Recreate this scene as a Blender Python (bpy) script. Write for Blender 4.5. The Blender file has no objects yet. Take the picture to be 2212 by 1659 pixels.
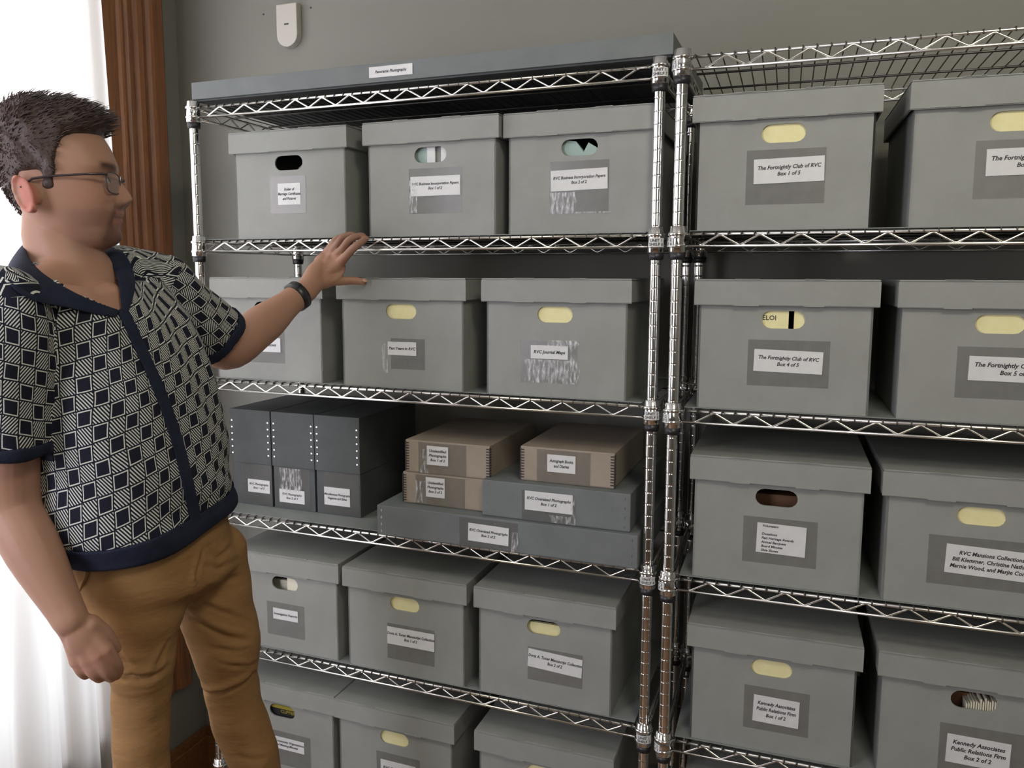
import bpy, bmesh, math, random
import numpy as np
from mathutils import Vector, Matrix
from mathutils.bvhtree import BVHTree

random.seed(7)
rng = np.random.default_rng(7)
S = bpy.context.scene
C = S.collection
PI = math.pi

# ------------------------------------------------------------------ camera
CX, CY, CZ = 1.4865, -1.6764, 1.62          # eye of the photographer
YAW, PITCH, ROLL, FPX = 0.3699, 0.1181, 0.0022, 1734.95
OX, OY = -25.63, -30.75
cy_, sy_ = math.cos(YAW), math.sin(YAW)
cp_, sp_ = math.cos(PITCH), math.sin(PITCH)
FWD = Vector((-sy_*cp_, cy_*cp_, -sp_))
R0 = Vector((cy_, sy_, 0)); U0 = R0.cross(FWD)
RIGHT = math.cos(ROLL)*R0 + math.sin(ROLL)*U0
UP = -math.sin(ROLL)*R0 + math.cos(ROLL)*U0
cam = bpy.data.cameras.new('camera')
cam.sensor_width = 36; cam.lens = FPX*36/2212
cam.shift_x = -OX/2212; cam.shift_y = OY/2212
cam.clip_start = 0.05
co = bpy.data.objects.new('camera', cam); C.objects.link(co)
mw = Matrix((RIGHT, UP, -FWD)).transposed().to_4x4()
mw.translation = Vector((CX, CY, CZ)); co.matrix_world = mw
S.camera = co

# ------------------------------------------------------------------ world, lights, exposure
FLOOR = -0.16
CEIL = 2.95
XL, XR, YB, YF = -0.50, 3.5, 0.50, -3.3
w = bpy.data.worlds.new('sky'); S.world = w; w.use_nodes = True
bg = w.node_tree.nodes['Background']; bg.inputs[0].default_value = (0.86, 0.92, 1.0, 1); bg.inputs[1].default_value = 2.0
S.view_settings.view_transform = 'Standard'; S.view_settings.look = 'None'
S.view_settings.gamma = 1; S.view_settings.use_curve_mapping = False
S.view_settings.exposure = 0.0

def area(name, loc, target, sx, sy, power, col):
    l = bpy.data.lights.new(name, 'AREA'); l.shape = 'RECTANGLE'; l.size = sx; l.size_y = sy
    l.energy = power; l.color = col
    o = bpy.data.objects.new(name, l); C.objects.link(o)
    o.location = loc
    o.rotation_euler = (Vector(target)-Vector(loc)).to_track_quat('-Z', 'Y').to_euler()
    return o
# daylight pressing in through the curtained window on the left
area('daylight_window', (-1.0, -0.78, 1.85), (0.5, -0.78, 1.5), 1.8, 1.9, 74, (0.95, 0.95, 1.0))
# a second window in the wall behind the photographer
area('daylight_rear', (2.3, -3.2, 2.0), (1.6, 0.3, 1.15), 1.3, 1.5, 13, (1.0, 0.97, 0.87))
# the ceiling lamp of the room
area('ceiling_lamp_light', (1.9, -1.35, 2.86), (1.75, 0.0, 0.9), 0.5, 0.5, 17, (1.0, 0.95, 0.77))
# added cool fill from the left for the box fronts, no window opens here
area('side_fill', (XL+.12, -2.65, 1.75), (0.9, 0.2, 1.35), 1.0, 1.5, 54, (0.88, 0.87, 1.0))

# ------------------------------------------------------------------ pixel helper: a sight line into the place
def sight(px, py):
    return FWD + ((px-1106-OX)/FPX)*RIGHT - ((py-829.5-OY)/FPX)*UP
CAMP = Vector((CX, CY, CZ))
def at(px, py, rho):                       # at a horizontal distance rho
    d = sight(px, py); return CAMP + d*(rho/math.hypot(d.x, d.y))
def aty(px, py, y):                        # on the plane y
    d = sight(px, py); return CAMP + d*((y-CY)/d.y)
def mpp(px, rho):                          # metres per pixel across, at rho
    t = (px-1106-OX)/FPX
    return rho/(FPX*math.sqrt(1+t*t)*math.sqrt(1+t*t)) if True else 0

# ------------------------------------------------------------------ node helpers and materials
def mat(name, col=(.5, .5, .5), rough=.6, metal=0, spec=.5):
    m = bpy.data.materials.new(name); m.use_nodes = True
    b = m.node_tree.nodes['Principled BSDF']
    b.inputs['Base Color'].default_value = (*col, 1); b.inputs['Roughness'].default_value = rough
    b.inputs['Metallic'].default_value = metal; b.inputs['Specular IOR Level'].default_value = spec
    return m
class N:
    def __init__(s, m): s.t = m.node_tree; s.b = s.t.nodes.get('Principled BSDF')
    def n(s, typ, **k):
        x = s.t.nodes.new(typ)
        for a, v in k.items(): setattr(x, a, v)
        return x
    def l(s, a, b): s.t.links.new(a, b)
    def m(s, op, a, b=None, c=None):
        x = s.n('ShaderNodeMath', operation=op)
        for i, v in enumerate((a, b, c)):
            if v is None: continue
            if isinstance(v, (int, float)): x.inputs[i].default_value = v
            else: s.l(v, x.inputs[i])
        return x.outputs[0]
    def mix(s, f, a, b):
        x = s.n('ShaderNodeMix', data_type='RGBA')
        if isinstance(f, (int, float)): x.inputs[0].default_value = f
        else: s.l(f, x.inputs[0])
        for i, v in ((6, a), (7, b)):
            if isinstance(v, tuple): x.inputs[i].default_value = (*v, 1)
            else: s.l(v, x.inputs[i])
        return x.outputs[2]
    def noise(s, scale, detail=3, vec=None, rough=.55):
        x = s.n('ShaderNodeTexNoise'); x.inputs['Scale'].default_value = scale
        x.inputs['Detail'].default_value = detail; x.inputs['Roughness'].default_value = rough
        if vec is not None: s.l(vec, x.inputs['Vector'])
        return x.outputs[0]
    def coord(s, which='Object', scale=None):
        o = s.n('ShaderNodeTexCoord').outputs[which]
        if scale:
            mp = s.n('ShaderNodeMapping'); mp.inputs['Scale'].default_value = scale; s.l(o, mp.inputs[0]); o = mp.outputs[0]
        return o
    def ramp(s, f, stops):
        x = s.n('ShaderNodeValToRGB'); s.l(f, x.inputs[0])
        e = x.color_ramp.elements
        while len(e) < len(stops): e.new(.5)
        for i, (p, c) in enumerate(stops): e[i].position = p; e[i].color = (*c, 1)
        return x.outputs[0]
    def bump(s, h, strength=.3, dist=.001):
        x = s.n('ShaderNodeBump'); x.inputs['Strength'].default_value = strength; x.inputs['Distance'].default_value = dist
        s.l(h, x.inputs['Height']); s.l(x.outputs[0], s.b.inputs['Normal'])
def speckled(name, a, b, scale, rough=.7, bs=.3, bd=.0006, spec=.3, fine=900):
    m = mat(name, a, rough, 0, spec); n = N(m); co = n.coord()
    f = n.noise(scale, 4, co)
    n.l(n.mix(n.ramp(f, [(.35, (0, 0, 0)), (.7, (1, 1, 1))]), a, b), n.b.inputs['Base Color'])
    n.bump(n.noise(fine, 3, co), bs, bd)
    return m
BOARD = speckled('grey_boxboard', (.255, .260, .240), (.282, .288, .268), 14, .62)
BOARD_BLUE = speckled('blue_grey_boxboard', (.140, .153, .152), (.162, .176, .175), 14, .58)
BOARD_DARK = speckled('shaded_slate_boxboard', (.066, .072, .073), (.080, .087, .088), 14, .6)  # slate board made darker, the man's shadow on the cases is in the colour
BOARD_TAN = speckled('tan_boxboard', (.285, .235, .185), (.325, .27, .215), 16, .65)
INSIDE = mat('box_inside_shadowed_board', (.17, .165, .15), .8)
CREAM = speckled('cream_folder_card', (.74, .68, .36), (.80, .74, .43), 30, .7)
PAPERW = speckled('white_paper', (.60, .60, .60), (.66, .66, .65), 30, .6)
PAPERO = speckled('off_white_paper', (.66, .63, .50), (.74, .70, .58), 30, .6)
GREENP = mat('pale_green_paper', (.30, .40, .36), .6)
BROWNP = mat('brown_leather_binding', (.16, .075, .035), .6)
OLIVE = mat('olive_plastic', (.30, .25, .03), .5)
BLACKP = mat('black_plastic', (.018, .018, .020), .35)
RUBBER = mat('black_sleeve_plastic', (.018, .016, .020), .38)
INK = mat('black_ink', (.03, .03, .035), .6)
def clear_tape():
    m = mat('clear_packing_tape', (.17, .165, .15), .22, 0, .6); n = N(m)
    tr = n.n('ShaderNodeBsdfTransparent'); mx = n.n('ShaderNodeMixShader')
    f = n.noise(38, 3, n.coord())
    n.l(n.m('MULTIPLY_ADD', f, .14, .13), mx.inputs[0])
    n.l(tr.outputs[0], mx.inputs[1]); n.l(n.b.outputs[0], mx.inputs[2])
    n.l(mx.outputs[0], n.t.nodes['Material Output'].inputs[0]); n.bump(n.noise(60, 3, n.coord()), .25, .001)
    return m
TAPE = clear_tape()
def crinkled():
    m = mat('crinkled_lifted_tape', (.75, .74, .75), .25, 0, .6); n = N(m)
    tr = n.n('ShaderNodeBsdfTransparent'); mx = n.n('ShaderNodeMixShader')
    f = n.noise(1, 5, n.coord(scale=(150, 40, 45)))
    n.l(n.ramp(f, [(.44, (.04, .04, .04)), (.68, (.62, .62, .62))]), mx.inputs[0])
    n.l(tr.outputs[0], mx.inputs[1]); n.l(n.b.outputs[0], mx.inputs[2])
    n.l(mx.outputs[0], n.t.nodes['Material Output'].inputs[0])
    return m
CRINK = crinkled()
def foggy():
    m = mat('foggy_tape', (.42, .41, .41), .3, 0, .5); n = N(m)
    n.b.inputs['Alpha'].default_value = .62
    return m
FOG = foggy()
CHROME = mat('chrome_plated_steel', (.80, .79, .77), .13, 1)
CHROME2 = mat('chrome_wire', (.83, .82, .78), .24, 1)
DECKM = mat('chrome_wire_dark_reflection', (.13, .125, .115), .45, 1)  # deck chrome, its colour darkened for the dim room it reflects from below
DARKMET = mat('blackened_metal_edge', (.05, .045, .04), .5, .6)
LINER = speckled('grey_shelf_liner', (.20, .215, .205), (.235, .25, .24), 10, .45)
def wallmat(name, a, b):
    m = mat(name, a, .75, 0, .25); n = N(m); co = n.coord()
    n.l(n.mix(n.noise(1.3, 3, co), a, b), n.b.inputs['Base Color'])
    n.bump(n.noise(230, 3, co), .18, .0012); return m
WALL = wallmat('grey_green_wall_paint', (.215, .213, .186), (.245, .236, .208))
CEILM = wallmat('ceiling_paint', (.62, .61, .58), (.66, .65, .62))
def wood(name, a, b, grain=(30, 30, 1.6)):
    m = mat(name, a, .38, 0, .5); n = N(m); co = n.coord(scale=grain)
    f = n.noise(3, 6, co, .65)
    n.l(n.ramp(f, [(.3, a), (.55, b), (.75, a)]), n.b.inputs['Base Color'])
    n.bump(f, .15, .001); return m
WOOD = wood('varnished_red_brown_wood', (.135, .050, .018), (.26, .103, .037))
WOODH = wood('varnished_baseboard_wood', (.150, .060, .022), (.25, .11, .042), (1.6, 30, 30))
FLOORM = wood('floorboards', (.16, .09, .045), (.22, .125, .065), (2, 14, 14))
def skinmat():
    m = mat('skin', (.6, .4, .3), .5, 0, .35); n = N(m)
    a = n.n('ShaderNodeAttribute', attribute_name='tone')
    f = n.noise(45, 4, n.coord())
    n.l(n.mix(n.m('MULTIPLY', f, .25), a.outputs[0], (.50, .22, .16)), n.b.inputs['Base Color'])
    n.b.inputs['Subsurface Weight'].default_value = .12
    n.b.inputs['Subsurface Radius'].default_value = (.012, .005, .003); n.b.inputs['Subsurface Scale'].default_value = .6
    n.bump(n.noise(420, 3, n.coord()), .12, .0006); return m
SKIN = skinmat()
def hairmat():
    m = mat('dark_brown_hair', (.035, .020, .016), .45, 0, .4); n = N(m); co = n.coord()
    n.l(n.mix(n.noise(60, 4, co), (.034, .021, .017), (.10, .062, .050)), n.b.inputs['Base Color'])
    n.bump(n.noise(240, 4, co), .5, .002); return m
HAIR = hairmat()
NAVY = speckled('navy_rib_knit', (.014, .018, .036), (.020, .025, .048), 40, .85, .6, .001, .2, 500)
def knit():
    m = mat('geometric_jacquard_knit', (.02, .02, .03), .85, 0, .2); n = N(m)
    uv = n.n('ShaderNodeUVMap'); sep = n.n('ShaderNodeSeparateXYZ')
    nz = n.n('ShaderNodeTexNoise'); nz.inputs['Scale'].default_value = 9; n.l(uv.outputs[0], nz.inputs['Vector'])
    add = n.n('ShaderNodeMixRGB', blend_type='ADD'); add.inputs[0].default_value = .012
    n.l(uv.outputs[0], add.inputs[1]); n.l(nz.outputs[1], add.inputs[2]); n.l(add.outputs[0], sep.inputs[0])
    u, v = sep.outputs[0], sep.outputs[1]
    cw, ch = .0215, .0265
    U = n.m('DIVIDE', u, cw); V = n.m('ADD', n.m('DIVIDE', v, ch), n.m('MULTIPLY', U, -.22))
    fu, fv = n.m('FRACT', U), n.m('FRACT', V)
    par = n.m('FLOORED_MODULO', n.m('ADD', n.m('FLOOR', U), n.m('FLOOR', V)), 2)
    du = n.m('ABSOLUTE', n.m('SUBTRACT', fu, .5)); dv = n.m('ABSOLUTE', n.m('SUBTRACT', fv, .5))
    d = n.m('MAXIMUM', du, dv)
    outline = n.m('MULTIPLY', n.m('GREATER_THAN', d, .375), n.m('LESS_THAN', d, .445))
    skew = n.m('SINE', n.m('MULTIPLY', v, 5.0))
    st = n.m('ADD', n.m('MULTIPLY', u, 200.0), n.m('MULTIPLY', n.m('MULTIPLY', v, 160.0), n.m('SIGN', n.m('SUBTRACT', n.m('FLOORED_MODULO', n.m('FLOOR', n.m('DIVIDE', V, 7)), 2), -.5))))
    stripe = n.m('GREATER_THAN', n.m('FRACT', st), .54)
    stripe = n.m('MULTIPLY', stripe, n.m('LESS_THAN', d, .47))
    f = n.m('ADD', n.m('MULTIPLY', par, stripe), n.m('MULTIPLY', n.m('SUBTRACT', 1, par), outline))
    n.l(n.mix(f, (.012, .014, .026), (.66, .67, .61)), n.b.inputs['Base Color'])
    n.bump(n.noise(700, 2, n.coord()), .7, .0015); return m
KNIT = knit()
def twill():
    m = mat('tan_cotton_twill', (.33, .19, .075), .8, 0, .2); n = N(m); co = n.coord()
    n.l(n.mix(n.noise(7, 4, co), (.25, .135, .053), (.325, .185, .078)), n.b.inputs['Base Color'])
    f = n.m('ADD', n.noise(9, 4, n.coord(scale=(1, 1, 2.6))), n.m('MULTIPLY', n.noise(600, 2, co), .05))
    n.bump(f, .55, .012); return m
TWILL = twill()
LEATHER = mat('brown_leather', (.10, .05, .03), .45)
STRAP = mat('black_rubber_strap', (.022, .024, .028), .32)
FRAME = mat('dark_glasses_frame', (.06, .045, .05), .25, .2)
LENS = None
def lensmat():
    m = mat('spectacle_lens', (.9, .92, .95), .05); n = N(m)
    tr = n.n('ShaderNodeBsdfTransparent'); gl = n.n('ShaderNodeBsdfGlossy'); gl.inputs['Roughness'].default_value = .04
    fr = n.n('ShaderNodeFresnel'); fr.inputs[0].default_value = 1.6; mx = n.n('ShaderNodeMixShader')
    n.l(n.m('ADD', n.m('MULTIPLY', fr.outputs[0], .35), .05), mx.inputs[0]); n.l(tr.outputs[0], mx.inputs[1]); n.l(gl.outputs[0], mx.inputs[2])
    n.l(mx.outputs[0], n.t.nodes['Material Output'].inputs[0]); return m
LENS = lensmat()
def curtainmat():
    m = mat('sheer_white_curtain', (.86, .85, .82), .9); n = N(m)
    df = n.n('ShaderNodeBsdfDiffuse'); df.inputs[0].default_value = (.80, .78, .74, 1)
    tl = n.n('ShaderNodeBsdfTranslucent'); tl.inputs[0].default_value = (.90, .885, .86, 1)
    mx = n.n('ShaderNodeMixShader'); mx.inputs[0].default_value = .62
    n.l(df.outputs[0], mx.inputs[1]); n.l(tl.outputs[0], mx.inputs[2])
    n.l(mx.outputs[0], n.t.nodes['Material Output'].inputs[0]); return m
CURT = curtainmat()
GLASS = lensmat(); GLASS.name = 'window_glass'
PLAST = mat('off_white_plastic', (.50, .47, .42), .45)

# ------------------------------------------------------------------ mesh helpers
class MB:
    def __init__(s): s.v = []; s.f = []; s.sm = []
    def add(s, vs, fs, smooth=False):
        o = len(s.v); s.v += [tuple(p) for p in vs]
        s.f += [tuple(i+o for i in f) for f in fs]; s.sm += [smooth]*len(fs)
    def box(s, x0, x1, y0, y1, z0, z1):
        s.add([(x0, y0, z0), (x1, y0, z0), (x1, y1, z0), (x0, y1, z0), (x0, y0, z1), (x1, y0, z1), (x1, y1, z1), (x0, y1, z1)],
              [(0, 3, 2, 1), (4, 5, 6, 7), (0, 1, 5, 4), (1, 2, 6, 5), (2, 3, 7, 6), (3, 0, 4, 7)])
    def tube(s, pts, r, n=8, caps=True):
        pts = [Vector(p) for p in pts]; rr = r if isinstance(r, (list, tuple)) else [r]*len(pts)
        vs = []; up = None
        for i, p in enumerate(pts):
            t = (pts[min(i+1, len(pts)-1)]-pts[max(i-1, 0)]).normalized()
            if up is None: up = Vector((0, 0, 1)) if abs(t.z) < .9 else Vector((0, 1, 0))
            a = t.cross(up).normalized(); b = a.cross(t).normalized(); up = b
            vs += [p+rr[i]*(math.cos(2*PI*k/n)*a+math.sin(2*PI*k/n)*b) for k in range(n)]
        fs = [(i*n+k, i*n+(k+1) % n, (i+1)*n+(k+1) % n, (i+1)*n+k) for i in range(len(pts)-1) for k in range(n)]
        if caps: fs += [tuple(range(n))[::-1], tuple((len(pts)-1)*n+k for k in range(n))]
        s.add(vs, fs, True)
    def lathe(s, c, prof, n=24):
        vs = [(c[0]+r*math.cos(2*PI*k/n), c[1]+r*math.sin(2*PI*k/n), z) for r, z in prof for k in range(n)]
        fs = [(i*n+k, i*n+(k+1) % n, (i+1)*n+(k+1) % n, (i+1)*n+k) for i in range(len(prof)-1) for k in range(n)]
        fs += [tuple(range(n))[::-1], tuple((len(prof)-1)*n+k for k in range(n))]
        s.add(vs, fs, True)
    def prism(s, poly, y0, y1):            # poly in (x, z), extruded along y
        n = len(poly)
        s.add([(x, y0, z) for x, z in poly]+[(x, y1, z) for x, z in poly],
              [tuple(range(n)), tuple(range(2*n-1, n-1, -1))]+[(i, i+n, (i+1) % n+n, (i+1) % n) for i in range(n)])
    def mesh(s, name, m):
        me = bpy.data.meshes.new(name); me.from_pydata([tuple(p) for p in s.v], [], s.f)
        me.polygons.foreach_set('use_smooth', s.sm); me.materials.append(m); me.update()
        bm = bmesh.new(); bm.from_mesh(me); bmesh.ops.recalc_face_normals(bm, faces=bm.faces)
        bm.to_mesh(me); bm.free()
        return me
    def obj(s, name, m, parent=None, bevel=0, seg=2):
        me = s.mesh(name, m)
        if bevel:
            bm = bmesh.new(); bm.from_mesh(me)
            es = [e for e in bm.edges if len(e.link_faces) == 2 and e.calc_face_angle(0) > .9]
            bmesh.ops.bevel(bm, geom=es, offset=bevel, segments=seg, affect='EDGES', profile=.6)
            bm.to_mesh(me); bm.free()
        return link(name, me, parent)
def link(name, me, parent=None):
    o = bpy.data.objects.new(name, me); C.objects.link(o)
    if parent is not None: o.parent = parent
    return o
def empty(name, loc=(0, 0, 0), rz=0):
    o = bpy.data.objects.new(name, None); C.objects.link(o); o.location = loc; o.rotation_euler = (0, 0, rz); o.empty_display_size = .05
    return o
def tag(o, label, cat, group=None):
    o['label'] = label; o['category'] = cat
    if group: o['group'] = group
    return o
def struct(o): o['kind'] = 'structure'; return o

# ------------------------------------------------------------------ room shell
m = MB(); m.box(XL-.2, XR+.2, YF-.2, YB+.2, FLOOR-.08, FLOOR); struct(m.obj('floor', FLOORM))
m = MB(); m.box(XL-.2, XR+.2, YF-.2, YB+.2, CEIL, CEIL+.08); struct(m.obj('ceiling', CEILM))
m = MB(); m.box(XL-.2, XR+.2, YB, YB+.15, FLOOR, CEIL); struct(m.obj('wall_back', WALL))
m = MB(); m.box(XR, XR+.15, YF, YB, FLOOR, CEIL); struct(m.obj('wall_right', WALL))
m = MB(); m.box(XL-.2, XR+.2, YF-.15, YF, FLOOR, CEIL); struct(m.obj('wall_front', WALL))
WY0, WY1, WZ0, WZ1 = -1.75, .14, .27, 2.75          # opening of the window on the left
m = MB()
m.box(XL-.2, XL, YF, WY0, FLOOR, CEIL); m.box(XL-.2, XL, WY1, YB, FLOOR, CEIL)
m.box(XL-.2, XL, WY0, WY1, FLOOR, WZ0); m.box(XL-.2, XL, WY0, WY1, WZ1, CEIL)
struct(m.obj('wall_left', WALL))
win = empty('window_1', (XL-.1, (WY0+WY1)/2, WZ0)); struct(win)
m = MB()
ox, oy, oz = XL-.1, (WY0+WY1)/2, WZ0
def wbox(a, b, c_, d, e, f): m.box(a-ox, b-ox, c_-oy, d-oy, e-oz, f-oz)
X0, X1 = XL-.16, XL-.11
wbox(X0, X1, WY0, WY0+.05, WZ0, WZ1); wbox(X0, X1, WY1-.05, WY1, WZ0, WZ1)
wbox(X0, X1, WY0, WY1, WZ0, WZ0+.06); wbox(X0, X1, WY0, WY1, WZ1-.06, WZ1)
wbox(X0, X1, WY0, WY1, 1.55, 1.61)
m.obj('window_frame', WOOD, win)
m = MB(); wbox(XL-.14, XL-.136, WY0+.05, WY1-.05, WZ0+.06, WZ1-.06); m.obj('window_pane', GLASS, win)
# moulded casing: profile in (y, projection from the wall) swept upward
prof = [(.165, .0), (.165, .022), (.172, .028), (.188, .028), (.192, .020), (.268, .020), (.274, .027), (.280, .030), (.287, .024), (.292, .024),
        (.298, .031), (.306, .031), (.311, .023), (.322, .023), (.330, .034), (.345, .037), (.356, .030), (.362, .030), (.370, .040), (.378, .044), (.414, .044), (.424, .036), (.424, 0)]
prof = [(.404-(.424-a_)*1.10, b_) for a_, b_ in prof]
def casing(name, z0, z1, flip=False):
    m = MB(); n = len(prof); yy = (lambda y: WY0+WY1-y) if flip else (lambda y: y)
    vs = [(XL+d, yy(y), z0) for y, d in prof]+[(XL+d, yy(y), z1) for y, d in prof]
    m.add(vs, [(i, (i+1) % n, (i+1) % n+n, i+n) for i in range(n)]+[tuple(range(n)), tuple(range(2*n-1, n-1, -1))])
    return struct(m.obj(name, WOOD))
casing('trim_1', .215, CEIL); casing('trim_2', .215, CEIL, True)
m = MB(); m.box(XL-.2, XL+.002, WY1-.022, WY1+.002, WZ0, WZ1); struct(m.obj('trim_3', WOOD, bevel=.003))     # jamb
m = MB(); m.box(XL-.2, XL+.002, WY0-.002, WY0+.022, WZ0, WZ1); struct(m.obj('trim_4', WOOD, bevel=.003))
m = MB(); m.box(XL, XL+.055, WY0+.02, .105, .245, .275); m.box(XL, XL+.030, WY0+.02, .105, .215, .245)
struct(m.obj('trim_5', WOOD, bevel=.004))      # sill and apron
m = MB(); m.box(XL, XL+.022, YF, YB, FLOOR, -.035); m.box(XL, XL+.015, YF, YB, -.035, -.006); struct(m.obj('baseboard_left', WOODH, bevel=.003))
m = MB(); m.box(XL+.022, XR, YB-.022, YB, FLOOR, -.035); m.box(XL+.015, XR, YB-.015, YB, -.035, -.006); struct(m.obj('baseboard_back', WOODH, bevel=.003))

# sheer curtain
m = MB(); ny, nz = 340, 60
yy = np.linspace(.105, -1.9, ny); zz = np.linspace(CEIL-.0415, FLOOR+.012, nz)
vs = []
for j, z in enumerate(zz):
    t = (CEIL-z)/(CEIL-FLOOR)
    for i, y in enumerate(yy):
        s_ = (y+1.9)/2.1
        amp = .014+.014*t
        y2 = y+(.035*t*math.sin(y*5+1)) - (.03*max(0, 1-t*1.4) if i < 25 else 0)*(1-i/25 if i < 25 else 0)
        ph = y*46+1.6*math.sin(y*7.0)+.9*math.sin(t*2.2+y*4)
        x = XL+.108+amp*(math.sin(ph)+.45*math.sin(2.1*ph+1.3+t))+.012*t*math.sin(y*17)
        vs.append((max(x, XL+.083), y2, z))
m.add(vs, [(j*ny+i, j*ny+i+1, (j+1)*ny+i+1, (j+1)*ny+i) for j in range(nz-1) for i in range(ny-1)], True)
cu = m.obj('curtain', CURT); tag(cu, 'sheer white floor-length curtain glowing with daylight behind the man', 'curtain')
m = MB(); m.tube([(XL+.108, -2.0, CEIL-.03), (XL+.108, .42, CEIL-.03)], .011, 10)
rod = empty('curtain_rod', (XL+.108, -.8, CEIL-.03)); tag(rod, 'slim metal rod above the window holding the sheer curtain', 'rod')
o_ = m.obj('rod_tube', DARKMET, rod); o_.location = (-(XL+.108), .8, -(CEIL-.03))
for yb in (-1.98, .40):
    m = MB(); m.box(-.105, 0, yb+.8-.01, yb+.8+.01, -.012, .012); m.obj('bracket', DARKMET, rod, bevel=.002)

# white device on the back wall
dev = empty('wall_sensor', (-.050, YB, 2.31)); tag(dev, 'off-white plastic wall sensor with rounded bottom high on the back wall', 'sensor')
pts = [(-.037, .128), (.037, .128)]+[(.0375*math.cos(a), .0375*math.sin(a)*.95+.037) for a in np.linspace(0, -PI, 9)]
m = MB(); m.prism([(x, z) for x, z in pts], -.026, 0); m.obj('housing', PLAST, dev, bevel=.003)
m = MB(); m.box(-.008, .008, -.0268, -.024, .066, .0705); m.obj('slot', BLACKP, dev)
for xx in (-.102, .072):
    m = MB(); m.lathe((xx, 0), [(.0022, -.001), (.0022, .001)], 10)
    o_ = m.obj('nail', DARKMET); o_.rotation_euler = (PI/2, 0, 0); o_.location = (-.050, YB-.0008, 2.425)
    tag(o_, 'tiny dark nail in the back wall %s the off-white sensor' % ('left of' if xx < 0 else 'right of'), 'nail')

# ------------------------------------------------------------------ wire shelving
W_, DEP = 1.18, .43
ZS = [2.0131, 1.6773, 1.3194, .9600, .5979, .238]      # lower front wire of each shelf
GAP = .0235
TOP = GAP+.0055                                        # load surface above the lower wire
post_mb = MB()
PZ1 = ZS[0]+.0395
pr = [(.0116, FLOOR+.03), (.0116, FLOOR+.04)]
z = FLOOR+.05
while z < PZ1-.01:
    pr += [(.0116, z-.0024), (.0116, z-.0007), (.0113, z-.0003), (.0113, z+.0003), (.0116, z+.0007), (.0116, z+.0024)]; z += .0254
pr += [(.0116, PZ1-.004), (.009, PZ1)]
post_mb.lathe((0, 0), pr, 20); POSTME = post_mb.mesh('post', CHROME)
foot = MB(); foot.lathe((0, 0), [(.019, FLOOR), (.019, FLOOR+.006), (.007, FLOOR+.012), (.006, FLOOR+.035)], 16); FOOTME = foot.mesh('foot', RUBBER)
col = MB(); col.lathe((0, 0), [(.0135, GAP+.0165), (.0160, GAP+.0155), (.0185, -.011), (.0165, -.013)], 28)
for zz_ in (GAP, 0): col.lathe((0, 0), [(.0165, zz_-.0035), (.0198, zz_-.003), (.0198, zz_+.003), (.0165, zz_+.0035)], 28)
COLME = col.mesh('collar', CHROME)
rg = MB(); rg.lathe((0, 0), [(.0130, -.0275), (.0155, -.0265), (.0172, -.012), (.0150, -.0125)], 24); RINGME = rg.mesh('sleeve_ring', RUBBER)
def zig(m, p0, p1, period, h):
    p0, p1 = Vector(p0), Vector(p1); L = (p1-p0).length; n = round(L/period*2)
    pts = []
    for i in range(n+1):
        q = p0.lerp(p1, i/n); up = h if i % 2 else 0
        d = (p1-p0).normalized()*.0022
        pts += [q-d+Vector((0, 0, up)), q+d+Vector((0, 0, up))]
    m.tube(pts, .0023, 6)
def shelf_meshes():
    fm = MB(); y = 0; e = .016
    fm.tube([(e, y, GAP), (W_-e, y, GAP)], .0031, 8); fm.tube([(e, y, 0), (W_-e, y, 0)], .0031, 8)
    zig(fm, (.045, y, .0025), (W_-.045, y, .0025), .0762, GAP-.005)
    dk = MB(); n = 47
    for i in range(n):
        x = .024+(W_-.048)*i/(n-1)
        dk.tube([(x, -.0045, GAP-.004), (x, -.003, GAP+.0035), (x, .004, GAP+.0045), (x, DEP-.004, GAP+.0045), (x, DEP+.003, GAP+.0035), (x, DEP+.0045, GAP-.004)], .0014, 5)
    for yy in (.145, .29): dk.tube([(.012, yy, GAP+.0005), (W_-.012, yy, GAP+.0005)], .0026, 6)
    sm = MB()
    for zz in (GAP, 0): sm.tube([(0, e, zz), (0, DEP-e, zz)], .0031, 8)
    zig(sm, (0, .03, .0025), (0, DEP-.03, .0025), .0762, GAP-.005)
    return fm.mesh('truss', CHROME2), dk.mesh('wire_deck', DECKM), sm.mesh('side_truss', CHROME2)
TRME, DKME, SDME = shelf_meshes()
def put(name, me, parent, loc=(0, 0, 0)):
    o = link(name, me, parent); o.location = loc; return o
def text_mesh(lines, size, lh, boldness=.0, shear=0, align='CENTER', wmax=None):
    cu = bpy.data.curves.new('lettering', 'FONT'); cu.body = '\n'.join(lines); cu.size = size
    cu.align_x = align; cu.align_y = 'CENTER'; cu.space_line = lh/size; cu.shear = shear; cu.offset = boldness; cu.extrude = .00005
    cu.resolution_u = 2
    o = bpy.data.objects.new('tmp', cu); C.objects.link(o)
    dg = bpy.context.evaluated_depsgraph_get(); me = bpy.data.meshes.new_from_object(o.evaluated_get(dg))
    bpy.data.objects.remove(o); bpy.data.curves.remove(cu)
    me.name = 'lettering'; me.materials.clear(); me.materials.append(INK)
    if wmax and len(me.vertices):
        xs = [v.co.x for v in me.vertices]; ww = max(xs)-min(xs)
        if ww > wmax:
            k = wmax/ww
            for v in me.vertices: v.co.x *= k
    for v in me.vertices: v.co = Vector((v.co.x, -v.co.z, v.co.y))     # stand it upright facing -y
    return me
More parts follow.
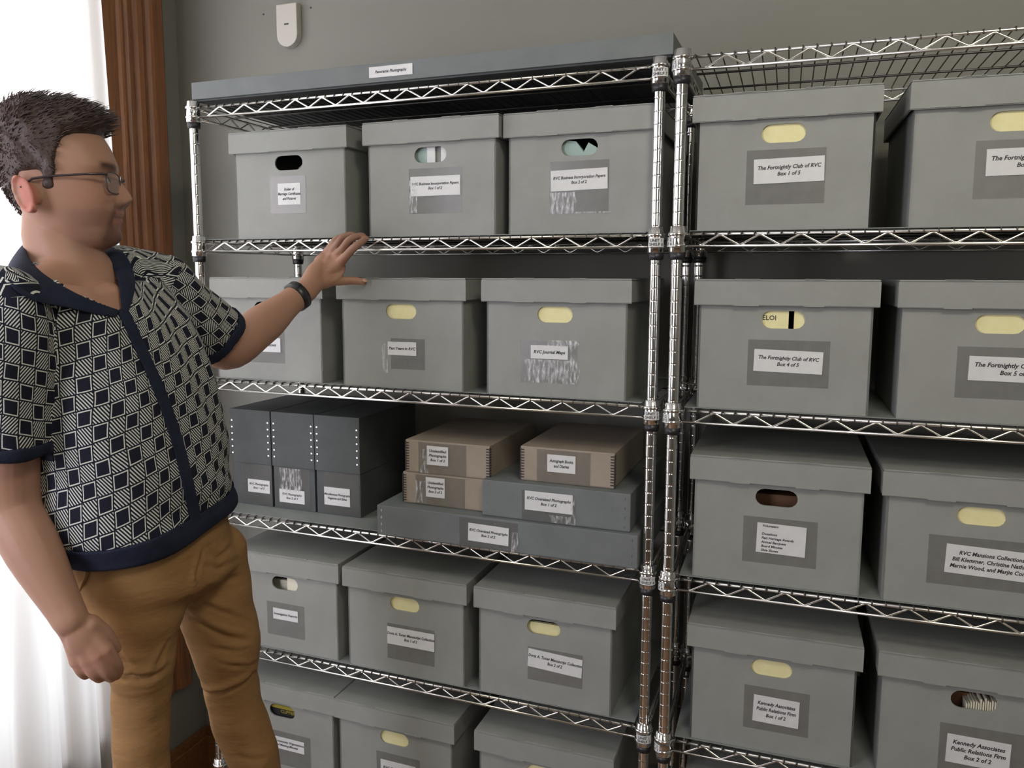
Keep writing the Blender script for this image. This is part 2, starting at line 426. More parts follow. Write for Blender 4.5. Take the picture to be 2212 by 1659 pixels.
def unit(loc, rz, label, no):
    u = empty('wire_shelving_unit', loc, rz); tag(u, label, 'shelving')
    u.location.z = 0
    for (px, py) in ((0, 0), (W_, 0), (0, DEP), (W_, DEP)):
        p = put('post', POSTME, u, (px, py, 0)); put('foot', FOOTME, p)
    for si, z in enumerate(ZS):
        if no == 2 and si == 0: z += .006
        sh = put('shelf', TRME, u, (0, 0, z))
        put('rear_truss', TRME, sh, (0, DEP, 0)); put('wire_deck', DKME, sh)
        put('side_truss', SDME, sh); put('side_truss', SDME, sh, (W_, 0, 0))
        for (px, py) in ((0, 0), (W_, 0), (0, DEP), (W_, DEP)):
            put('collar', COLME, sh, (px, py, 0)); put('sleeve_ring', RINGME, sh, (px, py, 0))
        if si < 5:
            # handwritten paper tag wrapped on the collar
            tx = W_ if no == 1 else 0; a0 = -PI/2+.20 if no == 1 else -PI/2-1.15
            mt = MB(); seg = 12; vs = []
            hw = .85
            for k in range(seg+1):
                a = a0-hw+2*hw*k/seg
                for zz, r in ((-.001, .0193), (.017, .0186)):
                    vs.append((tx+r*math.cos(a)*1.06, r*math.sin(a)*1.06, z+zz))
            mt.add(vs, [(2*k, 2*k+2, 2*k+3, 2*k+1) for k in range(seg)], True)
            tg = mt.obj('paper_tag', PAPERW, u)
            me = text_mesh(['UNIT %d' % no, 'SHELF %d' % (7-si)], .0082, .0078, .0001, wmax=.030)
            for v in me.vertices:
                a = a0+v.co.x/.0198; v.co = Vector((tx+.0210*math.cos(a), .0210*math.sin(a), z+.008+v.co.z))
            link('lettering', me, tg)
    return u
U1 = unit((0, 0, 0), 0, 'chrome wire shelving unit beside the man, nearest the window', 1)
U2P, U2R = Vector((1.2275, -.0216, 0)), .0280
U2 = unit(U2P, U2R, 'chrome wire shelving unit on the right with an open bare top shelf', 2)
for un, nm in ((U1, 'left'), (U2, 'right')):
    for si in range(1, 6):
        m = MB(); m.box(.022, W_-.022, .006, DEP-.006, 0, .0016)
        o = m.obj('shelf_liner', LINER); o.rotation_euler = un.rotation_euler
        o.location = Vector(un.location)+Vector((0, 0, ZS[si]+TOP+.0005))
        tag(o, 'thin grey liner sheet on the %s shelf of the %s wire unit' % (['', 'second', 'third', 'fourth', 'fifth', 'sixth'][si], nm), 'shelf liner', 'liner sheets on the wire shelves')
ZT = [z+TOP+.0022 for z in ZS]

# ------------------------------------------------------------------ archive boxes
BW, BH, BD, LT = .322, .250, .37, .003
HZ, HW_, HH = .182, .0405, .0175
def stadium(n=7):
    pts = []
    for k in range(n+1):
        a = -PI/2+PI*k/n; pts.append((HW_-HH+HH*math.cos(a), HH*math.sin(a)))
    for k in range(n+1):
        a = PI/2+PI*k/n; pts.append((-(HW_-HH)+HH*math.cos(a), HH*math.sin(a)))
    return pts
def holed_panel(m, y):
    st = stadium(); n = len(st)
    outer = []
    for (x, z) in st:                      # project each hole point to the panel's border
        k = min((BW/2)/abs(x) if abs(x) > 1e-6 else 9, ((BH-HZ) if z > 0 else HZ)/abs(z) if abs(z) > 1e-6 else 9)
        outer.append((x*k, z*k))
    vs = [(x, y, HZ+z) for x, z in st]+[(x, y, HZ+z) for x, z in outer]
    corners = [(BW/2, y, 0), (BW/2, y, BH), (-BW/2, y, BH), (-BW/2, y, 0)]
    b = len(vs); vs += corners
    fs = []
    for i in range(n):
        j = (i+1) % n; fs.append((i, j, n+j, n+i))
        (xa, za), (xb, zb) = outer[i], outer[j]
        def side(x, z): return 0 if abs(x-BW/2) < 1e-5 else 2 if abs(x+BW/2) < 1e-5 else 1 if z > 0 else 3
        sa, sb = side(xa, za), side(xb, zb)
        if sa != sb:
            c = {(3, 0): 0, (0, 1): 1, (1, 2): 2, (2, 3): 3}.get((sa, sb))
            if c is not None: fs.append((n+i, n+j, b+c))
            elif (sa, sb) == (2, 0): fs.append((n+i, n+j, b+0, b+3))
    m.add(vs, fs)
    return st
def body_mesh():
    m = MB()
    st = holed_panel(m, 0); holed_panel(m, .004)
    n = len(st)
    m.add([(x, 0, HZ+z) for x, z in st]+[(x, .004, HZ+z) for x, z in st], [(i, (i+1) % n, (i+1) % n+n, i+n) for i in range(n)])
    m.box(-BW/2, -BW/2+.004, 0, BD, 0, BH); m.box(BW/2-.004, BW/2, 0, BD, 0, BH)
    m.box(-BW/2+.004, BW/2-.004, BD-.004, BD, 0, BH); m.box(-BW/2+.004, BW/2-.004, .004, BD-.004, 0, .004)
    return m.mesh('carton', BOARD)
BODYME = body_mesh()
def lid_mesh(seed):
    r = random.Random(seed); LW = .342; LD = BD+.02; z0, z1 = BH-.041, BH+.011
    m = MB(); sag = .0015
    m.box(-LW/2, LW/2, -.010, LD-.010, z1-.004, z1)
    m.box(-LW/2, LW/2, -.010, -.006, z0, z1-.004); m.box(-LW/2, LW/2, LD-.014, LD-.010, z0, z1-.004)
    m.box(-LW/2, -LW/2+.004, -.006, LD-.014, z0+.001, z1-.004); m.box(LW/2-.004, LW/2, -.006, LD-.014, z0+.001, z1-.004)
    for sx in (-.075, .06):                 # fold tabs on the top front edge
        w_ = .018+.006*r.random(); x = sx+.012*(r.random()-.5)
        m.box(x-w_, x+w_, -.0104, -.004, z1-.0005, z1+.0009)
        m.box(x-w_, x+w_, -.0112, -.0098, z0-.0005, z0+.0016)
    return m
LIDS = []
for s_ in range(3):
    me = lid_mesh(s_).mesh('lid', BOARD)
    bm = bmesh.new(); bm.from_mesh(me)
    bmesh.ops.bevel(bm, geom=[e for e in bm.edges if len(e.link_faces) == 2 and e.calc_face_angle(0) > .9 and e.calc_length() > .1], offset=.0016, segments=2, affect='EDGES')
    bm.to_mesh(me); bm.free(); LIDS.append(me)
boxn = [0]
def label_on(root, lines, x, z, w_, h_, y, size=.0125, tape=None, tilt=0, align='CENTER', shear=.22, crink=None, over=1.0, name='paper_label', tm=None):
    if tape:
        tx0, tx1, tz0, tz1 = tape
        m = MB(); m.box(tx0, tx1, y-.0004, y, tz0, tz1); m.obj('clear_tape', tm or TAPE, root)
    mt = MB(); mt.box(-w_/2, w_/2, -.0006, 0, -h_/2, h_/2)
    lab = mt.obj(name, PAPERW, root); lab.location = (x, y-.0005, z); lab.rotation_euler = (0, tilt, 0)
    if lines:
        me = text_mesh(lines, size, size*1.22, size*.028, shear, align, w_*over)
        t = link('lettering', me, lab); t.location = ((-w_*.40) if align == 'LEFT' else 0, -.0008, 0)
    if crink:
        for (a, b, c, d) in crink:
            m = MB(); vs = []; nx, nz2 = 14, 8
            for j in range(nz2+1):
                for i in range(nx+1):
                    u_, v_ = i/nx, j/nz2
                    wv = .0005+.0007*abs(math.sin(u_*11+v_*3))
                    pinch = 1-.25*math.sin(v_*PI)**2*(.5-u_)
                    vs.append((a+(b-a)*(.5+(u_-.5)*pinch), y-.0012-wv, c+(d-c)*v_))
            m.add(vs, [(j*(nx+1)+i, j*(nx+1)+i+1, (j+1)*(nx+1)+i+1, (j+1)*(nx+1)+i) for j in range(nz2) for i in range(nx)], True)
            m.obj('crinkled_tape', CRINK, root)
def record_box(un, x0, zt, y, rz, what, label, lab, group='grey lidded record boxes on the wire shelves'):
    k = boxn[0]; boxn[0] += 1
    cx = x0+.171; c, s = math.cos(un.rotation_euler.z), math.sin(un.rotation_euler.z)
    loc = (un.location.x+c*cx-s*y, un.location.y+s*cx+c*y, zt)
    b = empty('record_box', loc, un.rotation_euler.z+rz); tag(b, label, 'box', group)
    put('carton', BODYME, b); put('lid', LIDS[k % 3], b)
    m = MB()
    if what == 'cream':
        m.box(-.13, .13, .0045, .012, .02, .215); m.obj('cream_folder', CREAM, b)
    elif what == 'cream_gap':
        m.box(-.13, .010, .0045, .012, .02, .215); m.box(.020, .13, .0045, .012, .02, .215); o = m.obj('cream_folder', CREAM, b)
        t = link('lettering', text_mesh(['ELOI'], .013, .013, .0002), o); t.location = (-.026, .0043, HZ+.003)
    elif what == 'cream_low':
        m.box(-.13, .13, .010, .018, .02, HZ+.0065); m.obj('cream_folder', CREAM, b)
    elif what == 'cream_half':
        m.box(-.13, .13, .030, .04, .02, HZ-.004); m.obj('cream_folder', PAPERO, b)
        m = MB(); m.box(.002, .10, .008, .014, .02, HZ+.03); m.obj('loose_sheet', PAPERO, b)
    elif what == 'files':
        m.box(-.045, -.013, .012, .03, .02, HZ+.03); m.obj('green_file', GREENP, b)
        m = MB(); m.box(-.012, .008, .008, .03, .02, HZ+.03); m.box(.023, .045, .008, .03, .02, HZ+.03); m.obj('white_file', PAPERW, b)
        m = MB(); m.box(.009, .022, .015, .03, .02, HZ+.03); m.obj('grey_file', BOARD, b)
    elif what == 'green':
        m.prism([(-.05, .02), (-.05, HZ+.02), (-.01, HZ+.014), (.006, HZ-.008), (.006, .02)], .010, .03); m.obj('pale_green_file', GREENP, b)
        m = MB(); m.prism([(.004, .02), (.004, HZ-.016), (.018, HZ+.010), (.041, HZ-.004), (.045, .02)], .007, .02); m.obj('folded_green_sheet', GREENP, b)
    elif what == 'brown':
        m.box(-.13, .13, .05, .2, .02, HZ-.006); m.obj('brown_volume', BROWNP, b)
    elif what == 'brown_corner':
        m.prism([(.012, .02), (.02, HZ-.012), (.045, HZ+.004), (.045, .02)], .012, .03); m.obj('brown_volume', BROWNP, b)
    elif what == 'olive':
        m.box(-.06, .06, .006, .05, HZ+.003, HZ+.012); m.obj('olive_case', OLIVE, b)
        m = MB(); m.box(-.06, .06, .009, .06, .02, HZ+.002); o = m.obj('black_case', BLACKP, b)
        me = text_mesh(['CLIPPER'], .013, .013, .0002); me.materials[0] = OLIVE
        t = link('lettering', me, o); t.location = (.012, .0085, HZ-.006)
    elif what == 'ragged':
        for q in range(14):
            m.box(-.012+.004*q, -.0095+.004*q, .006+.004*random.random(), .08, .02, HZ-.012+.010*random.random()+.001*q)
        m.obj('paper_bundle', PAPERO, b)
        m = MB(); m.box(-.13, .13, .04, .2, .02, HZ-.004); m.obj('brown_volume', BROWNP, b)
    if lab: label_on(b, y=-.0003, **lab)
    return b
def L(lines, x, z, w_, h_, size=.0115, tape=1, **k):
    if tape == 1: t = (x-w_/2-.012, x+w_/2+.012, z-h_/2-.028, z+h_/2+.02)
    elif tape == 2: t = (x-w_/2-.02, x+w_/2+.02, z-h_/2-.045, z+h_/2+.016)
    elif tape == 0: t = None
    else: t = tape
    return dict(lines=lines, x=x, z=z, w_=w_, h_=h_, size=size, tape=t, **k)
# ----- left unit, second shelf
record_box(U1, .104, ZT[1], .012, 0, 'brown_corner', 'grey lidded box above the man\'s raised hand, dark empty handle hole, square taped label',
           L(['Folder of', 'Marriage Certificates', 'and Pictures'], .000, .107, .066, .052, .0092, (-.056, .048, .060, .150), tm=FOG))
record_box(U1, .489, ZT[1], .012, 0, 'files', 'grey lidded box showing striped white and green files in its handle hole',
           L(['RVC Business Incorporation Papers', 'Box 1 of 2'], .012, .112, .125, .044, .0085, (-.055, .078, .050, .152), crink=[(-.054, -.034, .052, .125)], over=.94))
record_box(U1, .836, ZT[1], .026, 0, 'green', 'grey lidded box with pale green papers behind its handle hole, beside the chrome post',
           L(['RVC Business Incorporation Papers', 'Box 2 of 2'], .000, .114, .126, .044, .0088, (-.066, .066, .042, .154), crink=[(-.064, -.008, .046, .088), (-.066, .066, .042, .046)], over=.92, tilt=-.02))
# ----- left unit, third shelf
record_box(U1, .027, ZT[2], .012, 0, 'brown_corner', 'grey lidded box partly hidden behind the man\'s raised forearm',
           L(['RVC Oddfellows'], -.012, .090, .100, .036, .0105))
record_box(U1, .410, ZT[2], .010, 0, 'cream', 'grey lidded box under the man\'s thumb, cream handle hole and a smeared tape strip',
           L(['Past Years in RVC'], .002, .094, .076, .032, .0095, (-.028, .062, .045, .118), crink=[(-.052, -.036, .035, .105)]))
record_box(U1, .790, ZT[2], .010, 0, 'cream', 'grey lidded box with a wide patch of shiny creased tape, right end of third shelf',
           L(['RVC Journal Maps'], -.012, .099, .086, .030, .0098, (-.080, .052, .030, .124), crink=[(-.070, .052, .030, .082), (.036, .052, .03, .124), (-.02, .052, .112, .126)], align='CENTER'))
# ----- left unit, fifth and sixth shelves
record_box(U1, .055, ZT[4], .012, 0, 'cream_half', 'grey lidded box behind the man\'s thigh, half dark half pale handle hole',
           L(['Investigation Reports'], .000, .097, .078, .030, .0085, 2))
record_box(U1, .411, ZT[4], .008, 0, 'cream', 'grey lidded box with broad label overflowing with text, middle of fifth shelf',
           L(['Doris A. Toner Manuscript Collection', 'Box 1 of 2'], .016, .097, .130, .045, .0095, (-.049, .081, .036, .128), over=1.0))
record_box(U1, .771, ZT[4], .008, 0, 'cream_low', 'grey lidded box with low cream folder and slanting broad label, right of fifth shelf',
           L(['Doris A. Toner Manuscript Collection', 'Box 2 of 2'], .028, .103, .130, .044, .0098, (-.038, .094, .052, .132), over=.99, tilt=.05))
record_box(U1, .034, ZT[5], .012, 0, 'olive', 'grey lidded box low behind the man\'s leg, black and olive lettering in handle hole',
           L(['RVC Community Organizations', 'and Meeting Minutes'], .012, .091, .112, .034, .0085, 2))
record_box(U1, .377, ZT[5], .008, 0, 'cream', 'grey lidded box with cream handle hole, middle of the lowest visible shelf',
           L(['RVC School Records'], .010, .100, .100, .040, .010, 1))
record_box(U1, .772, ZT[5], .008, 0, 'cream', 'grey lidded box mostly cut off by the bottom edge, beside the chrome post',
           L(['RVC Village Records'], .010, .100, .100, .040, .010, 1))
# ----- right unit
record_box(U2, .022, ZT[1], .012, 0, 'cream', 'grey lidded box marked club box 1 of 5, top left of right unit',
           L(['The Fortnightly Club of RVC', 'Box 1 of 5'], .012, .112, .128, .047, .0102, (-.066, .078, .048, .152), over=.90, tilt=-.02))
record_box(U2, .408, ZT[1], .012, .012, 'cream', 'grey lidded box marked club box 2 of 5, top right at frame edge',
           L(['The Fortnightly Club of RVC', 'Box 2 of 5'], .028, .112, .140, .047, .0108, (-.060, .110, .048, .150), over=.90, tilt=-.01))
record_box(U2, .036, ZT[2], .012, 0, 'cream_gap', 'grey lidded box marked club box 4 of 5, handle hole split by a dark gap',
           L(['The Fortnightly Club of RVC', 'Box 4 of 5'], .012, .100, .128, .044, .0100, 1, over=.88, tilt=.02))
record_box(U2, .407, ZT[2], .010, .01, 'cream', 'grey lidded box marked club box 5 of 5, third shelf at the frame edge',
           L(['The Fortnightly Club of RVC', 'Box 5 of 5'], .028, .100, .148, .045, .0112, (-.066, .110, .045, .140), over=.92, tilt=.01))
record_box(U2, .038, ZT[3], .012, 0, 'brown', 'grey lidded box with dark handle hole and a small multi-line list label',
           L(['Volunteers', '', 'Donations', 'Past Heritage Awards', 'Annual Banquets', 'Board Minutes', 'Slide Shows'], .012, .097, .094, .062, .0070, (-.062, .080, .044, .140), align='LEFT', shear=.2, over=.74, tilt=.02))
record_box(U2, .400, ZT[3], .010, .008, 'cream', 'grey lidded box with a wide three-line collections label, right of fourth shelf',
           L(['RVC Mansions Collections', 'Bill Klemmer, Christine Nathan,', 'Marnie Wood, and Marjie Condit'], .020, .095, .150, .056, .0106, (-.085, .107, .044, .140), over=.90, tilt=.03))
record_box(U2, .043, ZT[4], .012, 0, 'cream', 'grey lidded box with cream handle hole marked public relations box 1 of 2',
           L(['Kennedy Associates', 'Public Relations Firm', 'Box 1 of 2'], .012, .092, .090, .058, .0105, (-.052, .076, .046, .140), over=.86, tilt=.02))
record_box(U2, .411, ZT[4], .010, .008, 'ragged', 'grey lidded box with ragged paper ends in its handle hole, lower right corner',
           L(['Kennedy Associates', 'Public Relations Firm', 'Box 2 of 2'], .012, .080, .108, .058, .0115, (-.055, .095, .03, .130), over=.86, tilt=.02))
record_box(U2, .043, ZT[5], .012, 0, 'cream', 'grey lidded box under the lowest right-hand shelf, only its lid top in view', None)

# ----- wide flat box on top of the left unit
tb = empty('panorama_box', (-.003+.606, .217, ZS[0]+.0405)); tag(tb, 'long shallow grey box lying across the whole top of the left unit', 'box')
m = MB(); m.box(-.600, .598, -.210, .228, 0, .012); m.obj('tray', BOARD_DARK, tb, bevel=.001)
m = MB(); m.box(-.606, .602, -.217, .235, .004, .046); m.obj('lid', BOARD_BLUE, tb, bevel=.0015)
label_on(tb, ['Panoramic Photographs'], -.035, .026, .112, .024, -.2175, .0090, None, 0, shear=.25, over=.72)

# ----- fourth shelf: document cases and flat boxes
def doc_case(x0, w_, label, lab, crink=None):
    b = empty('document_case', (x0+w_/2, .080, ZT[3])); tag(b, label, 'box', 'slate document cases on the fourth shelf')
    m = MB(); m.box(-w_/2+.002, w_/2-.002, 0, .305, 0, .200); m.obj('case', BOARD_DARK, b, bevel=.001)
    m = MB(); m.box(-w_/2, w_/2, -.0035, .3085, .116, .264); m.obj('cover', BOARD_DARK, b, bevel=.0015)
    for sx in (-1, 1):                       # row of staples down the corner
        m = MB()
        for q in range(6): m.box(sx*(w_/2-.008)-.0022, sx*(w_/2-.008)+.0022, -.0042, -.003, .14+.018*q, .144+.018*q)
        m.obj('staples', CHROME2, b)
    label_on(b, y=-.0003, crink=crink, **lab); return b
doc_case(.012, .134, 'slate document case furthest left on the fourth shelf, next to the man\'s shirt',
         dict(lines=['RVC Photographs', 'Box 1 of 3'], x=.022, z=.054, w_=.072, h_=.036, size=.0085, tape=(-.035, .062, .005, .115)))
doc_case(.149, .134, 'slate document case with a bright sheet of shiny tape, middle of three',
         dict(lines=['RVC Photographs', 'Box 2 of 3'], x=-.008, z=.036, w_=.080, h_=.036, size=.0085, tape=(-.05, .05, .005, .115)), crink=[(-.045, .022, .05, .113)])
doc_case(.285, .136, 'slate document case with two-line label, closest to the flat boxes',
         dict(lines=['Miscellaneous Photographs', 'Negatives and Slides'], x=-.004, z=.050, w_=.078, h_=.048, size=.0085, tape=(-.045, .062, .005, .115)))
def flat_box(name, x0, x1, y0, y1, z0, h, m_, label, lab, edge=None, lidh=None, rz=0):
    b = empty(name, ((x0+x1)/2, (y0+y1)/2, z0), rz); tag(b, label, 'box')
    hx, hy = (x1-x0)/2, (y1-y0)/2
    m = MB(); m.box(-hx+.002, hx-.002, -hy+.002, hy-.002, 0, h-.005); m.obj('tray', m_, b, bevel=.0012)
    m = MB(); m.box(-hx, hx, -hy, hy, lidh if lidh is not None else .002, h); m.obj('lid', m_, b, bevel=.0016)
    if edge:
        for sx in (-1, 1):
            m = MB(); n = 11
            for q in range(n):                # toothed metal corner strip
                z = .008+(h-.016)*q/(n-1)
                m.box(sx*hx-.009 if sx > 0 else -hx-.0008, hx+.0008 if sx > 0 else -hx+.009, -hy-.0008, -hy+.001, z-.0013, z+.0013)
                m.box(sx*hx-.0008, sx*hx+.0008, -hy-.0008, -hy+.009, z-.0013, z+.0013)
            m.box(sx*hx-.0012, sx*hx+.0012, -hy-.0014, -hy+.0012, .004, h-.004)
            m.obj('metal_corner', DARKMET, b)
    else:
        for sx in (-1, 1):
            m = MB()
            for q in range(4): m.box(sx*(hx-.012)-.0008, sx*(hx-.012)+.0008, -hy-.0008, -hy, .012+(h-.024)*q/3-.003, .012+(h-.024)*q/3+.003)
            m.obj('staples', CHROME2, b)
    label_on(b, y=-hy-.0005, **lab); return b
Z3 = ZT[3]
flat_box('oversize_box', .526, 1.161, -.021, .40, Z3, .075, BOARD_BLUE, 'longest blue-grey flat box, bottom of the stack on the fourth shelf',
         dict(lines=['RVC Oversized Photographs', 'Box 2 of 2'], x=-.027, z=.037, w_=.100, h_=.042, size=.0085, tape=(-.10, .045, .002, .070), over=.95, crink=[(.03, .046, .004, .05)], tilt=.02))
flat_box('oversize_box', .796, 1.141, -.008, .38, Z3+.0755, .085, BOARD_BLUE, 'medium blue-grey flat box between the longest one and the single tan box',
         dict(lines=['RVC Oversized Photographs', 'Box 1 of 2'], x=-.012, z=.048, w_=.112, h_=.044, size=.0092, tape=(-.075, .05, .003, .070), over=.92, crink=[(-.01, .05, .003, .02), (.04, .05, .02, .07)]))
flat_box('metal_edge_box', .577, .795, .018, .34, Z3+.0755, .078, BOARD_TAN, 'lower of the two stacked tan boxes, label reading box 2 of 2',
         dict(lines=['Unidentified', 'Photographs', 'Box 2 of 2'], x=-.022, z=.046, w_=.050, h_=.048, size=.0088, tape=(-.075, .055, .002, .074), over=.86, crink=[(-.075, -.045, .005, .06)]), edge=1)
flat_box('metal_edge_box', .586, .805, .016, .34, Z3+.1540, .080, BOARD_TAN, 'upper of the two stacked tan boxes, label reading box 1 of 2',
         dict(lines=['Unidentified', 'Photographs', 'Box 1 of 2'], x=-.024, z=.046, w_=.056, h_=.046, size=.0090, tape=(-.075, .05, .002, .076), over=.86, crink=[(-.070, -.048, .002, .06)]), edge=1)
flat_box('metal_edge_box', .880, 1.099, .018, .34, Z3+.1610, .080, BOARD_TAN, 'single tan box with metal corners topping the blue-grey boxes',
         dict(lines=['Autograph Books', 'and Diaries'], x=-.012, z=.046, w_=.066, h_=.040, size=.0095, tape=(-.070, .055, .002, .076), over=.84), edge=1)

# ------------------------------------------------------------------ the man
# body axes at the place where he stands: ER across the sight line (to the right), EF away from the photographer
RHO = 1.55
def axes_at(px):
    d = sight(px, 600); f = Vector((d.x, d.y, 0)).normalized(); return Vector((f.y, -f.x, 0)), f
ER, EF = axes_at(270)
TC = at(270, 900, RHO); TC = Vector((TC.x, TC.y, 0))
ALPHA = math.radians(46)                       # he faces right and a little toward the photographer
FACE = ER*math.cos(ALPHA)-EF*math.sin(ALPHA)
LEFT = ER*math.sin(ALPHA)+EF*math.cos(ALPHA)   # his own left
man = empty('person', (TC.x, TC.y, FLOOR))
tag(man, 'man in patterned navy and cream knit shirt and tan trousers reaching for the shelf', 'person')
INV = Matrix.Translation(-Vector((TC.x, TC.y, FLOOR)))
def dome(m, c, ax, n=20):                      # ellipsoid from three half-axis vectors
    c = Vector(c); vs = []; k = n
    for j in range(k+1):
        t = PI*j/k
        for i in range(2*k):
            p = PI*i/k
            vs.append(c+ax[0]*(math.sin(t)*math.cos(p))+ax[1]*(math.sin(t)*math.sin(p))+ax[2]*math.cos(t))
    m.add(vs, [(j*2*k+i, j*2*k+(i+1) % (2*k), (j+1)*2*k+(i+1) % (2*k), (j+1)*2*k+i) for j in range(k) for i in range(2*k)], True)
def ball(m, c, r, n=12): dome(m, c, (Vector((r, 0, 0)), Vector((0, r, 0)), Vector((0, 0, r))), n)
def limb(m, pts, rad, n=20, sub=6, cap=True):
    """tapered limb through the joints; Catmull-Rom between them; rounded ends"""
    P = [Vector(p) for p in pts]; Q = []; Rr = []
    for i in range(len(P)-1):
        p0 = P[max(i-1, 0)]; p1 = P[i]; p2 = P[i+1]; p3 = P[min(i+2, len(P)-1)]
        for k in range(sub):
            t = k/sub
            Q.append(.5*((2*p1)+(-p0+p2)*t+(2*p0-5*p1+4*p2-p3)*t*t+(-p0+3*p1-3*p2+p3)*t**3)); Rr.append(rad[i]+(rad[i+1]-rad[i])*(t*t*(3-2*t)))
    Q.append(P[-1]); Rr.append(rad[-1])
    m.tube(Q, Rr, n)
    ball(m, Q[0], Rr[0]*.995, 10)
    if cap: ball(m, Q[-1], Rr[-1]*.995, 10)
def rings(m, rs, n=48, expo=2.3):
    """rs: (centre, half across LEFT, half front, half back)"""
    vs = []
    for c, a, bf, bb in rs:
        for k in range(n):
            p = 2*PI*k/n; cc, ss = math.cos(p), math.sin(p)
            x = math.copysign(abs(cc)**(2/expo), cc); y = math.copysign(abs(ss)**(2/expo), ss)
            vs.append(c+LEFT*(a*y)+FACE*((bf if x > 0 else bb)*x))
    m.add(vs, [(j*n+i, j*n+(i+1) % n, (j+1)*n+(i+1) % n, (j+1)*n+i) for j in range(len(rs)-1) for i in range(n)]
          + [tuple(range(n))[::-1], tuple((len(rs)-1)*n+k for k in range(n))], True)
def fuse(m, voxel, smooth=4, name='fused'):
    me = m.mesh(name, SKIN); o = bpy.data.objects.new('tmp', me); C.objects.link(o)
    r = o.modifiers.new('r', 'REMESH'); r.mode = 'VOXEL'; r.voxel_size = voxel; r.use_smooth_shade = True
    if smooth:
        s_ = o.modifiers.new('s', 'SMOOTH'); s_.factor = .5; s_.iterations = smooth
    dg = bpy.context.evaluated_depsgraph_get(); out = bpy.data.meshes.new_from_object(o.evaluated_get(dg))
    bpy.data.objects.remove(o); bpy.data.meshes.remove(me); out.name = name
    return out
def arr(me):
    a = np.empty(len(me.vertices)*3, np.float32); me.vertices.foreach_get('co', a); return a.reshape(-1, 3)
def finish(me, name, m, parent, smooth=True):
    me.transform(INV); me.materials.clear(); me.materials.append(m)
    me.polygons.foreach_set('use_smooth', [smooth]*len(me.polygons)); me.update()
    me.name = name
    return link(name, me, parent)
def tc(px, py, dl=0, df=0):                    # torso axis point seen at this pixel, pushed in his left / front directions
    p = at(px, py, RHO); return p+LEFT*dl+FACE*df
# torso levels: pixel row, pixel left edge, pixel right edge
TL = [(1250, 132, 520), (1190, 120, 513), (1120, 104, 506), (1050, 92, 502), (980, 86, 494), (900, 82, 480), (820, 78, 462), (750, 70, 440), (690, 48, 415), (640, 20, 380), (605, 28, 350), (580, 52, 318)]
def torso(shrink=0.0):
    rs = []
    for i, (py, l, r) in enumerate(TL):
        c = at((l+r)/2, py, RHO); h = (r-l)/2*mpp((l+r)/2, RHO)
        k = [.80, .82, .82, .80, .78, .74, .72, .68, .62, .52, .48, .45][i]
        a = h/math.sqrt(math.sin(ALPHA)**2+(k*math.cos(ALPHA))**2)
        b = a*k
        rs.append((c, max(a-shrink, .02), max(b-shrink, .02), max(b*.96-shrink, .02)))
    return rs
# joints
SHR = at(18, 668, 1.43); ELR = at(22, 1075, 1.47); WRR = at(152, 1338, 1.37)
SHL = at(352, 622, 1.655); ELL = at(488, 752, 1.755); WRL = aty(662, 627, -.125)
NECKB = at(150, 585, 1.56)

# ---- head: slices between profile curves, in its own frame
HO = at(120, 400, 1.57)
hr, hf = axes_at(120)
HA = math.radians(15); HP = math.radians(2)
HX = hr*math.cos(HA)-hf*math.sin(HA)           # where the nose points
HY = hr*math.sin(HA)+hf*math.cos(HA)           # his left
HZv = Vector((0, 0, 1)); HXt = (HX*math.cos(HP)+HZv*math.sin(HP)); HZt = HY.cross(HXt)*-1
if HZt.z < 0: HZt = -HZt
def H(x, y, z): return HO+HXt*x+HY*y+HZt*z
pz = [-.112, -.104, -.094, -.084, -.072, -.060, -.048, -.034, -.020, .000, .012, .024, .040, .060, .080, .100, .115, .124, .128]
pf = [.054, .083, .094, .096, .092, .096, .098, .095, .096, .095, .094, .098, .096, .090, .080, .064, .044, .022, .004]
pb = [-.010, -.020, -.028, -.034, -.040, -.044, -.048, -.056, -.064, -.072, -.076, -.079, -.081, -.082, -.079, -.068, -.052, -.030, -.010]
pw = [.030, .042, .050, .055, .060, .063, .066, .069, .071, .0725, .073, .0735, .074, .0745, .072, .063, .048, .028, .008]
def hs(z):
    return np.interp(z, pz, pf), np.interp(z, pz, pb), np.interp(z, pz, pw)
def g(v, s_): return math.exp(-(v/s_)**2)
